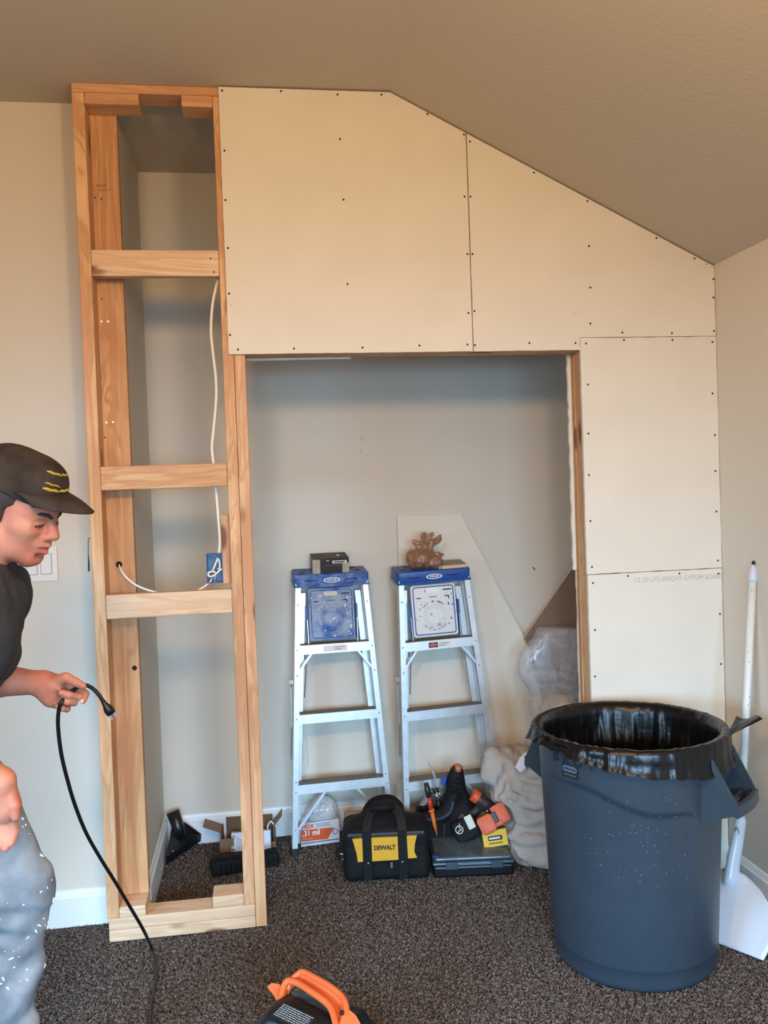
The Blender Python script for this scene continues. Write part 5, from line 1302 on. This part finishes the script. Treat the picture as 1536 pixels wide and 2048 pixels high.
# ================================================================== black power tool with orange handle in the foreground
def saw():
    zt = 0.20
    P0 = AZ(605, 1946, zt)
    L = thing('power_tool', 'black power tool with an arched orange handle at the bottom of the frame', 'power tool', (P0.x+0.075, P0.y-0.085, 0))
    # local axes: along the handle (right and towards the viewer)
    O = L.location
    A = lambda x, y, z: AZ(x, y, z)-O
    ORG = mat('orange_grip', (222, 104, 52), 0.5, var=0.06, vscale=25)
    s = SDF()
    s.rbox(tuple(A(632, 2085, 0.08)), (0.115, 0.075, 0.078), 0.02, 0.02, R=np.array(Matrix.Rotation(math.radians(-36), 3, 'Z')))
    s.cap(tuple(A(575, 2040, 0.12)), tuple(A(540, 2075, 0.09)), 0.045, 0.05, 0.03)
    s.cap(tuple(A(660, 2030, 0.10)), tuple(A(750, 2095, 0.07)), 0.038, 0.045, 0.03); s.cap(tuple(A(600, 2020, 0.145)), tuple(A(660, 2052, 0.140)), 0.022, 0.025, 0.03)
    s.disp(lambda P: 0.0015*ridge(P, 22, 71)); s.half((0, 0, 0.001), (0, 0, -1))
    V, F = s.mesh((-0.28, -0.25, -0.01), (0.28, 0.25, 0.24), 0.006, relax=1); npmesh('tool_body', V, F, BLKP, L)
    # arched hood handle: two parallel rails joined by a concave skin
    top = spline([A(x, y, z) for x, y, z in ((575, 1980, 0.170), (582, 1962, 0.188), (596, 1948, 0.200), (606, 1944, 0.203), (625, 1953, 0.205), (652, 1968, 0.206), (672, 1982, 0.204), (686, 1996, 0.200), (692, 2010, 0.196), (693, 2024, 0.188))], 5)
    low = spline([A(x, y, z) for x, y, z in ((562, 1992, 0.168), (566, 1978, 0.178), (572, 1965, 0.188), (581, 1962, 0.192), (598, 1968, 0.194), (620, 1982, 0.195), (642, 1997, 0.194), (657, 2010, 0.190), (666, 2026, 0.184), (674, 2058, 0.170))], 5)
    bm = BM(); k = 7; rows = []
    for a, b in zip(top, low):
        row = []
        for j in range(k+1):
            t = j/k; q = a+(b-a)*t; q = q-Vector((0.25, 0.5, 0.6)).normalized()*(-1)*0.0+Vector((0, 0.0, -0.024*math.sin(PI*t)))
            row.append(bm.verts.new(q))
        rows.append(row)
    for i in range(len(rows)-1):
        for j in range(k): bm.faces.new((rows[i][j], rows[i][j+1], rows[i+1][j+1], rows[i+1][j]))
    o = obj('handle', bm, ORG, L, True); md = o.modifiers.new('s', 'SOLIDIFY'); md.thickness = 0.004
    bm = BM(); tube(bm, top, 0.0075, 10); obj('handle_rail', bm, ORG, L, True)
    bm = BM(); tube(bm, low, 0.0085, 10); obj('handle_rail', bm, ORG, L, True)
    bm = BM(); tube(bm, [A(683, 2024, 0.196), A(684, 2027, 0.195)], 0.006, 12); obj('hole', bm, INKB, L)
    # left tab and right foot of the handle
    for nm, q in (('handle_tab', [(537, 1977, 0.168), (545, 1968, 0.176), (560, 1970, 0.178), (572, 1980, 0.176), (566, 1996, 0.165), (556, 2004, 0.156), (548, 1990, 0.160)]), ('handle_foot', [(684, 2030, 0.185), (694, 2018, 0.190), (712, 2034, 0.180), (722, 2052, 0.168), (700, 2062, 0.165), (676, 2060, 0.165)])):
        bm = BM(); vs = [bm.verts.new(A(*v)) for v in q]; bm.faces.new(vs); o = obj(nm, bm, ORG, L); md = o.modifiers.new('s', 'SOLIDIFY'); md.thickness = 0.012; md.offset = 0
    # warning sticker with lines of small print
    c0 = A(568, 2006, 0.186); ex = (A(631, 2036, 0.182)-c0); ey = (A(552, 2022, 0.176)-c0); nz = ex.cross(ey).normalized()
    if nz.z < 0: nz = -nz
    bm = BM(); va = [bm.verts.new(c0+ex*u+ey*v+nz*0.001) for u, v in ((0, 0), (1, 0), (1, 1.6), (0, 1.6))]; vb = [bm.verts.new(v.co-nz*0.03) for v in va]; bm.faces.new(va); bm.faces.new(vb[::-1])
    for i in range(4): bm.faces.new((va[i], va[(i+1) % 4], vb[(i+1) % 4], vb[i]))
    o = obj('sticker', bm, INKB, L)
    bm = BM()
    for r in range(7):
        u = 0.03
        while u < 0.94:
            w_ = random.uniform(0.02, 0.09); v0 = 0.12+r*0.2
            vs = [bm.verts.new(c0+ex*a+ey*b+nz*0.0022) for a, b in ((u, v0), (min(u+w_, 0.97), v0), (min(u+w_, 0.97), v0+0.08), (u, v0+0.08))]; bm.faces.new(vs); u += w_+0.02
    obj('small_print', bm, mat('pale_print', (168, 170, 172), 0.6), o)['kind'] = 'stuff'
saw()
# ================================================================== the worker
SKIN = mat('skin', (200, 138, 112), 0.55, col2=(180, 110, 88), vscale=16, detail=3, spec=0.35)
LIPS = mat('lip_skin', (178, 100, 88), 0.5); HAIR = mat('dark_brown_hair', (62, 50, 46), 0.8, var=0.4, vscale=120)
SHIRT = mat('dark_grey_cotton', (62, 63, 66), 0.9, var=0.12, vscale=20, bump=0.15, bscale=500, spec=0.15)
PANTS = mat('paint_smeared_denim', (166, 174, 180), 0.9, col2=(118, 128, 138), vscale=14, detail=5, bump=0.15, bscale=400, spec=0.15)
CAPM = mat('dusty_black_cap', (44, 39, 36), 0.9, col2=(70, 60, 54), vscale=14, lo=0.3, hi=0.7, spec=0.15)
CAPY = mat('yellow_thread', (176, 146, 46), 0.8); NAIL = mat('nail', (226, 182, 166), 0.4)
def person():
    root = thing('person', 'person in black cap, dark grey tee and paint-smeared trousers leaning in, holding a black cord', 'person', (-0.20, -0.88, 0.0))
    RO = np.array(root.location)
    Rh = (Matrix.Rotation(math.radians(-20), 3, 'Z') @ Matrix.Rotation(math.radians(23), 3, 'Y') @ Matrix.Rotation(math.radians(3), 3, 'X'))
    Rn = np.array(Rh)
    nose = np.array(AY(116, 1075, -0.885)); HC_ = nose-Rn@np.array((0.122, 0, -0.026))
    G = lambda x, y, z: HC_+Rn@np.array((x, y, z))
    A = lambda x, y, yy: np.array(AY(x, y, yy))
    s = SDF()
    # torso, neck, head
    hipc = np.array((-0.26, -0.90, 0.93)); chest = np.array((-0.15, -0.89, 1.16)); neck0 = np.array((-0.105, -0.885, 1.275))
    s.ell(hipc, (0.115, 0.165, 0.13), 0.05); s.cap(hipc, chest, 0.115, 0.125, 0.05); s.ell(chest, (0.115, 0.165, 0.15), 0.05)
    shL = np.array((-0.095, -0.715, 1.225)); shR = np.array((-0.105, -1.065, 1.24))
    s.cap(shL, shR, 0.06, 0.06, 0.05); s.cap(neck0, G(-0.035, 0, -0.06), 0.066, 0.056, 0.03)
    s.ell(G(-0.012, 0, 0.035), (0.097, 0.075, 0.092), 0.02, R=Rn); s.ell(G(0.030, 0, -0.045), (0.066, 0.060, 0.068), 0.03, R=Rn)
    s.ell(G(0.055, 0, 0.016), (0.042, 0.058, 0.048), 0.02, R=Rn)
    s.cap(G(0.015, 0.045, -0.066), G(0.070, 0.014, -0.090), 0.022, 0.018, 0.02); s.cap(G(0.015, -0.045, -0.066), G(0.070, -0.014, -0.090), 0.022, 0.018, 0.02)
    s.cap(G(0.074, -0.008, -0.092), G(0.074, 0.008, -0.092), 0.0180, None, 0.015)
    for q in (-1, 1):
        s.ell(G(0.060, q*0.036, -0.022), (0.030, 0.026, 0.024), 0.02, R=Rn)
        s.cap(G(0.088, q*0.008, 0.012), G(0.068, q*0.045, 0.015), 0.0105, 0.011, 0.012)
        s.ell(G(0.096, q*0.031, -0.007), (0.017, 0.018, 0.0110), 0.010, 's', R=Rn)
        s.ell(G(0.0785, q*0.031, -0.008), (0.0125, 0.0145, 0.0110), 0.004, R=Rn)
        s.cap(G(0.0905, q*0.020, -0.003), G(0.080, q*0.044, -0.005), 0.0032, None, 0.004)
        s.ell(G(0.100, q*0.0125, -0.031), (0.0125, 0.0080, 0.0085), 0.006, R=Rn)
        s.ell(G(-0.010, q*0.073, -0.004), (0.020, 0.009, 0.033), 0.006, R=Rn); s.ell(G(-0.004, q*0.082, 0.002), (0.010, 0.006, 0.018), 0.005, 's', R=Rn)
    s.cap(G(0.088, 0, 0.008), G(0.104, 0, -0.012), 0.0085, 0.0095, 0.010); s.cap(G(0.104, 0, -0.012), G(0.1115, 0, -0.026), 0.0095, 0.0125, 0.008)
    s.ell(G(0.088, 0, -0.050), (0.016, 0.026, 0.018), 0.012, R=Rn)
    s.cap(G(0.098, -0.014, -0.0545), G(0.1035, 0, -0.0525), 0.0062, 0.0068, 0.005); s.cap(G(0.098, 0.014, -0.0545), G(0.1035, 0, -0.0525), 0.0062, 0.0068, 0.005)
    s.cap(G(0.094, -0.013, -0.0675), G(0.100, 0, -0.0690), 0.0066, 0.0078, 0.005); s.cap(G(0.094, 0.013, -0.0675), G(0.100, 0, -0.0690), 0.0066, 0.0078, 0.005)
    s.cap(G(0.1065, -0.020, -0.0605), G(0.1085, 0.020, -0.0605), 0.0028, None, 0.004, 's'); s.cap(G(0.098, -0.024, -0.060), G(0.1075, 0, -0.0605), 0.0024, None, 0.004, 's')
    s.cap(G(0.1085, 0, -0.036), G(0.110, 0, -0.044), 0.003, None, 0.004, 's')
    s.ell(G(0.098, 0, -0.083), (0.010, 0.018, 0.006), 0.010, 's', R=Rn)
    # left arm reaching right, its fist palm towards the viewer
    elL = np.array((-0.185, -0.690, 1.015)); wrL = A(84, 1366, -0.738)
    s.cap(shL, elL, 0.052, 0.043, 0.03); s.cap(elL, elL+(wrL-elL)*0.35, 0.043, 0.042, 0.02); s.cap(elL+(wrL-elL)*0.35, wrL, 0.042, 0.0255, 0.02)
    s.ell(wrL, (0.03, 0.021, 0.0265), 0.015)
    s.cap(A(92, 1366, -0.736), A(118, 1366, -0.730), 0.0215, 0.0205, 0.015); s.cap(A(92, 1386, -0.736), A(122, 1394, -0.728), 0.0215, 0.0185, 0.015); s.cap(A(106, 1402, -0.738), A(124, 1408, -0.730), 0.0155, 0.014, 0.012)
    s.ell(A(103, 1371, -0.752), (0.026, 0.017, 0.019), 0.012); s.ell(A(97, 1392, -0.750), (0.018, 0.015, 0.024), 0.012)
    # second forearm needed by the fist: fingers, each its own chain curling to the palm
    F_ = [
        [((112, 1362, -0.752), .0150), ((132, 1355, -0.760), .0120), ((150, 1364, -0.766), .0108), ((166, 1372, -0.768), .0085)],
        [((126, 1370, -0.722), .0110), ((155, 1374, -0.722), .0098), ((171, 1388, -0.738), .0090), ((166, 1402, -0.754), .0078)],
        [((124, 1384, -0.718), .0110), ((150, 1386, -0.722), .0100), ((153, 1393, -0.746), .0092), ((138, 1390, -0.765), .0088), ((122, 1385, -0.766), .0080)],
        [((122, 1396, -0.720), .0105), ((145, 1400, -0.722), .0096), ((148, 1405, -0.745), .0090), ((135, 1404, -0.763), .0084), ((124, 1400, -0.764), .0076)],
        [((118, 1408, -0.724), .0095), ((134, 1413, -0.726), .0085), ((134, 1418, -0.745), .0080), ((124, 1417, -0.760), .0074), ((115, 1413, -0.760), .0068)],
    ]
    for ch in F_:
        for (a, ra), (b, rb) in zip(ch[:-1], ch[1:]): s.cap(A(*a), A(*b), ra, rb, 0.0028)
    # right arm hanging nearest the viewer, relaxed hand
    elR = np.array((-0.145, -1.125, 0.985)); wrR = A(2, 1560, -1.085)
    s.cap(shR, elR, 0.052, 0.042, 0.03); s.cap(elR, elR+(wrR-elR)*0.35, 0.042, 0.040, 0.02); s.cap(elR+(wrR-elR)*0.35, wrR, 0.040, 0.026, 0.02)
    s.cap(A(4, 1568, -1.085), A(10, 1615, -1.080), 0.024, 0.027, 0.015); s.ell(A(9, 1610, -1.080), (0.030, 0.018, 0.036), 0.015)
    H_ = [
        [((16, 1585, -1.090), .0140), ((29, 1612, -1.098), .0115), ((31, 1635, -1.102), .0085)],
        [((24, 1632, -1.078), .0108), ((29, 1662, -1.080), .0095), ((23, 1686, -1.088), .0076)],
        [((13, 1638, -1.078), .0110), ((17, 1672, -1.082), .0096), ((11, 1697, -1.092), .0078)],
        [((2, 1638, -1.078), .0105), ((4, 1670, -1.084), .0092), ((-1, 1692, -1.094), .0074)],
        [((-8, 1632, -1.078), .0092), ((-8, 1658, -1.084), .0080), ((-12, 1676, -1.092), .0066)],
    ]
    for ch in H_:
        for (a, ra), (b, rb) in zip(ch[:-1], ch[1:]): s.cap(A(*a), A(*b), ra, rb, 0.003)
    # legs
    knL = np.array((-0.062, -0.800, 0.530)); anL = np.array((-0.110, -0.79, 0.09)); knR = np.array((-0.20, -1.01, 0.50)); anR = np.array((-0.34, -1.02, 0.10))
    hpL = np.array((-0.205, -0.81, 0.90)); hpR = np.array((-0.255, -1.0, 0.90))
    for h_, k_, a_ in ((hpL, knL, anL), (hpR, knR, anR)):
        s.cap(h_, k_, 0.075, 0.052, 0.04); s.cap(k_, a_, 0.050, 0.036, 0.02)
    V, F = s.mesh((-0.55, -1.25, 0.03), (0.20, -0.60, 1.62), 0.0032, relax=1)
    body = npmesh('body', V-RO, F, [SKIN, LIPS, NAIL], root)
    me = body.data; n = len(me.polygons); cen = np.empty(n*3); me.polygons.foreach_get('center', cen); cen = cen.reshape(-1, 3)+RO
    q = (cen-HC_)@Rn; mi = np.zeros(n, np.int32)
    mi[(np.abs(q[:, 1]) < 0.021) & (q[:, 2] < -0.0535) & (q[:, 2] > -0.0735) & (q[:, 0] > 0.094)] = 1
    me.polygons.foreach_set('material_index', mi)
    # a nail on the index fingertip
    bm = BM(); bmesh.ops.create_uvsphere(bm, u_segments=10, v_segments=6, radius=0.006, matrix=Matrix.Translation(Vector(A(163.5, 1403, -0.7605)-RO)) @ Matrix.Diagonal((0.8, 0.5, 1.0, 1))); obj('fingernail', bm, NAIL, body, True)
    # brows, lashes
    def GV(x, y, z): return Vector(G(x, y, z)-RO)
    for k in (-1, 1):
        bm = BM(); tube(bm, [GV(0.0995, k*0.009, 0.0115), GV(0.0965, k*0.022, 0.018), GV(0.088, k*0.038, 0.0195), GV(0.076, k*0.049, 0.0145)], 0.0046, 8, scales=[0.8, 1.05, 0.9, 0.5]); obj('eyebrow', bm, HAIR, root, True)
        bm = BM(); tube(bm, [GV(0.0900, k*0.019, -0.0075), GV(0.0930, k*0.029, -0.0080), GV(0.0865, k*0.042, -0.0090)], 0.0026, 6); obj('eyelashes', bm, HAIR, root, True)
    # hair below the cap
    hs = SDF(); hs.ell(G(-0.014, 0, 0.032), (0.1005, 0.0785, 0.094), 0.01, R=Rn); hs.half(G(0.034, 0, 0.0), Rn@np.array((1, 0, -0.22)), 0.004); hs.half(G(0, 0, 0.062), Rn@np.array((0, 0, 1)), 0.004)
    hs.half(G(-0.02, 0, -0.002), Rn@np.array((0.35, 0, -1)), 0.006)
    for k in (-1, 1): hs.cap(G(0.014, k*0.0700, 0.034), G(0.016, k*0.0680, -0.020), 0.0110, 0.0065, 0.008)
    V, F = hs.mesh(HC_-0.14, HC_+0.15, 0.0035, relax=1); npmesh('hair', V-RO, F, HAIR, root)
    # cap
    cs = SDF(); cs.ell(G(-0.014, 0, 0.046), (0.1085, 0.0865, 0.088), 0.01, R=Rn); cs.ell(G(0.048, 0, 0.076), (0.049, 0.060, 0.048), 0.03, R=Rn)
    cs.half(G(0.0, 0, 0.046), Rn@np.array((-0.20, 0, -1)), 0.003)
    cs.disp(lambda P: 0.0018*vnoise(P, 22, 81))
    V, F = cs.mesh(HC_-0.16, HC_+0.19, 0.0038, relax=1); cap_ = npmesh('cap', V-RO, F, CAPM, root)
    bm = BM(); NB, MB_ = 18, 10; rows = []
    for i in range(NB+1):
        u = -1+2*i/NB; row = []
        for j in range(MB_+1):
            t = j/MB_; y = u*0.080*(1-0.10*t*t); xin = 0.094-0.055*u*u; xout = 0.181-0.075*u*u-0.02*abs(u)**6
            x = xin+(xout-xin)*t; z = 0.064-0.013*u*u*(0.7+0.6*t)-0.010*t+0.005*math.sin(PI*t)
            row.append(bm.verts.new(GV(x, y, z)))
        rows.append(row)
    for i in range(NB):
        for j in range(MB_): bm.faces.new((rows[i][j], rows[i][j+1], rows[i+1][j+1], rows[i+1][j]))
    br = obj('brim', bm, CAPM, cap_, True); md = br.modifiers.new('s', 'SOLIDIFY'); md.thickness = 0.004; md.offset = 0
    # worn yellow lettering strokes on the cap's front panel
    def on_cap(y, z):
        o_ = G(0.2, y, z); d = Rn@np.array((-1.0, 0, 0)); t = 0
        for _ in range(60):
            v = cs.ev((o_+d*t)[None])[0]; t += max(v*0.6, 0.0004)
            if v < 0.0008: break
        return Vector(o_+d*t-RO)
    for y0, y1, z0, z1, r in ((-0.050, -0.012, 0.078, 0.074, 0.0055), (-0.046, -0.010, 0.090, 0.084, 0.003), (-0.036, 0.0, 0.112, 0.106, 0.0045), (-0.012, 0.030, 0.075, 0.076, 0.005), (0.0, 0.028, 0.108, 0.104, 0.004)):
        bm = BM(); P = [on_cap(y0+(y1-y0)*i/6, z0+(z1-z0)*i/6+0.0008*math.sin(i*2.1)) for i in range(7)]; tube(bm, P, r*0.72, 8, scales=[0.4, 0.9, 1, 0.8, 1, 0.8, 0.3]); obj('emblem_stroke', bm, CAPY, cap_, True)
    # shirt
    ts = SDF(); g = 0.016
    ts.ell(hipc+np.array((0, 0, 0.04)), (0.125+g, 0.165+g, 0.12), 0.05); ts.cap(hipc+np.array((0, 0, 0.05)), chest, 0.118+g, 0.128+g, 0.05); ts.ell(chest, (0.118+g, 0.168+g, 0.15+g), 0.05)
    ts.cap(shL, shR, 0.066+g*0.6, 0.066+g*0.6, 0.04); ts.cap(neck0-np.array((0.01, 0, 0.02)), neck0+np.array((0.008, 0, 0.008)), 0.080, 0.070, 0.03)
    ts.ell(A(-2, 1195, -0.80), (0.052, 0.09, 0.065), 0.04); ts.ell(A(-14, 1290, -0.82), (0.050, 0.09, 0.085), 0.04)
    for sh, el in ((shL, elL), (shR, elR)):
        ts.cap(sh, sh+(el-sh)*0.82, 0.070, 0.072, 0.03)
    ts.cap(shL+np.array((0.018, 0.0, -0.01)), A(-6, 1312, -0.70), 0.056, 0.050, 0.03)
    ts.disp(lambda P: 0.0055*ridge(P*np.array([1.4, 1, 0.7]), 13, 91)*0.8+0.003*vnoise(P, 30, 92))
    ts.half(neck0+np.array((0.035, 0, 0.040)), (0.45, 0, 1), 0.01); ts.half((0, 0, 0.86), (0, 0, -1), 0.01)
    dL = (elL-shL)/np.linalg.norm(elL-shL)
    V, F = ts.mesh((-0.52, -1.28, 0.80), (0.16, -0.55, 1.42), 0.0055, relax=1); npmesh('shirt', V-RO, F, SHIRT, root)
    # trousers
    ps = SDF(); ps.ell(hipc-np.array((0, 0, 0.02)), (0.13, 0.175, 0.115), 0.05)
    for h_, k_, a_ in ((hpL, knL, anL), (hpR, knR, anR)):
        ps.cap(h_, k_, 0.098, 0.080, 0.05); ps.cap(k_, a_+np.array((0, 0, -0.02)), 0.078, 0.066, 0.03)
    ps.cap(hpL+np.array((0.06, 0.0, -0.12)), knL+np.array((0.012, 0, 0.03)), 0.075, 0.074, 0.04)
    kz = knL[2]
    def pd(P):
        d = 0.006*ridge(P*np.array([1, 1, 0.8]), 10, 95)*0.8+0.003*vnoise(P, 26, 96)
        b = np.exp(-((P[:, 2]-kz+0.02)/0.10)**2); d = d+b*0.006*np.sin((P[:, 2]+0.45*P[:, 0]+0.05*vnoise(P, 7, 97))*120)*np.clip(vnoise(P, 7, 98)+0.6, 0, 1)
        lo_ = np.clip((0.45-P[:, 2])/0.1, 0, 1); d = d+lo_*0.010*np.sin((P[:, 2]*0.8-0.6*P[:, 0]+0.03*vnoise(P, 6, 99))*62)
        return d
    ps.disp(pd); ps.half((0, 0, 0.05), (0, 0, -1), 0.004)
    V, F = ps.mesh((-0.52, -1.18, 0.0), (0.12, -0.64, 1.04), 0.006, relax=1); pt = npmesh('trousers', V-RO, F, PANTS, root)
    # dried white paint dabs on the shin and thigh
    bm = BM(); rs = random.Random(4)
    for i in range(46):
        zz = rs.uniform(0.34, 0.74); an = rs.uniform(-1.9, 0.2); c0 = knL if zz < 0.53 else knL+(hpL-knL)*(zz-0.53)/0.37
        o_ = np.array((c0[0] if zz > 0.53 else knL[0]+(anL[0]-knL[0])*(0.53-zz)/0.44, -0.80, zz)); d = np.array((math.cos(an), math.sin(an), 0)); t = 0.2
        for _ in range(50):
            v = ps.ev((o_+d*t)[None])[0]; t -= max(v*0.6, 0.0004)
            if v < 0.001: break
        pnt = o_+d*t
        bmesh.ops.create_icosphere(bm, subdivisions=1, radius=rs.uniform(0.002, 0.006), matrix=Matrix.Translation(Vector(pnt-RO)) @ Matrix.Rotation(rs.uniform(0, 3), 4, 'Y') @ Matrix.Diagonal((0.5, 0.5, rs.uniform(0.6, 1.9), 1)))
    obj('paint_dabs', bm, WHITE, pt, True)['kind'] = 'stuff'
    for a_ in (anL, anR):
        bs = SDF(); bs.cap(a_+np.array((-0.02, 0, -0.03)), a_+np.array((0.13, -0.015, -0.055)), 0.045, 0.034, 0.02); bs.cap(a_, a_+np.array((0, 0, -0.04)), 0.05, None, 0.02); bs.half((0, 0, 0.001), (0, 0, -1))
        V, F = bs.mesh(a_-0.12, a_+np.array((0.24, 0.1, 0.09)), 0.007); npmesh('boot', V-RO, F, mat('tan_boot', (120, 92, 64), 0.7) if 'tan_boot' not in MATS else MATS['tan_boot'], root)
person()

# ------------------------------------------------------------------ the black cord in the fist
CORD = mat('black_cord', (20, 22, 24), 0.38, var=0.3, vscale=60, spec=0.5)
def cord():
    P = [AY(x, y, yy) for x, y, yy in ((207, 1404, -0.735), (197, 1389, -0.738), (184, 1376, -0.742), (168, 1370, -0.750), (152, 1377, -0.7475), (138, 1388, -0.7475), (128, 1396, -0.757), (124, 1402, -0.778), (119, 1414, -0.778), (116, 1435, -0.765), (117, 1465, -0.745), (123, 1510, -0.715), (135, 1560, -0.680), (150, 1610, -0.635), (172, 1665, -0.585), (200, 1715, -0.530), (233, 1768, -0.470), (262, 1817, -0.410), (287, 1860, -0.345))]
    P += [AZ(302, 1893, 0.035), AZ(310, 1915, 0.014), AZ(314, 1940, 0.0075), AZ(309, 1975, 0.0065), AZ(303, 2010, 0.0065), AZ(300, 2050, 0.0065), AZ(297, 2120, 0.0065)]
    Q = spline(P, 7)
    root = thing('extension_cord', 'black electric cord drooping from the fist down on to the carpet', 'cord', P[0])
    bm = BM(); tube(bm, [q-P[0] for q in Q], 0.0047, 10); obj('cord', bm, CORD, root, True)
    a = P[0]; d = (AY(226, 1432, -0.728)-a).normalized()
    bm = BM(); tube(bm, [Vector((0, 0, 0))-d*0.004, d*0.006, d*0.014, d*0.022, d*0.034], 0.0062, 14, scales=[0.85, 1.0, 1.5, 1.9, 1.8]); pl = obj('plug', bm, BLKP, root, True)
    sd = d.cross(Vector((0, 1, 0))).normalized()
    for k in (-1, 1):
        bm = BM(); bx(bm, -0.0007, 0.0007, -0.003, 0.003, 0, 0.016, T=Matrix.Translation(d*0.033+sd*0.006*k) @ d.to_track_quat('Z', 'Y').to_matrix().to_4x4()); obj('prong', bm, STEEL, pl)
cord()
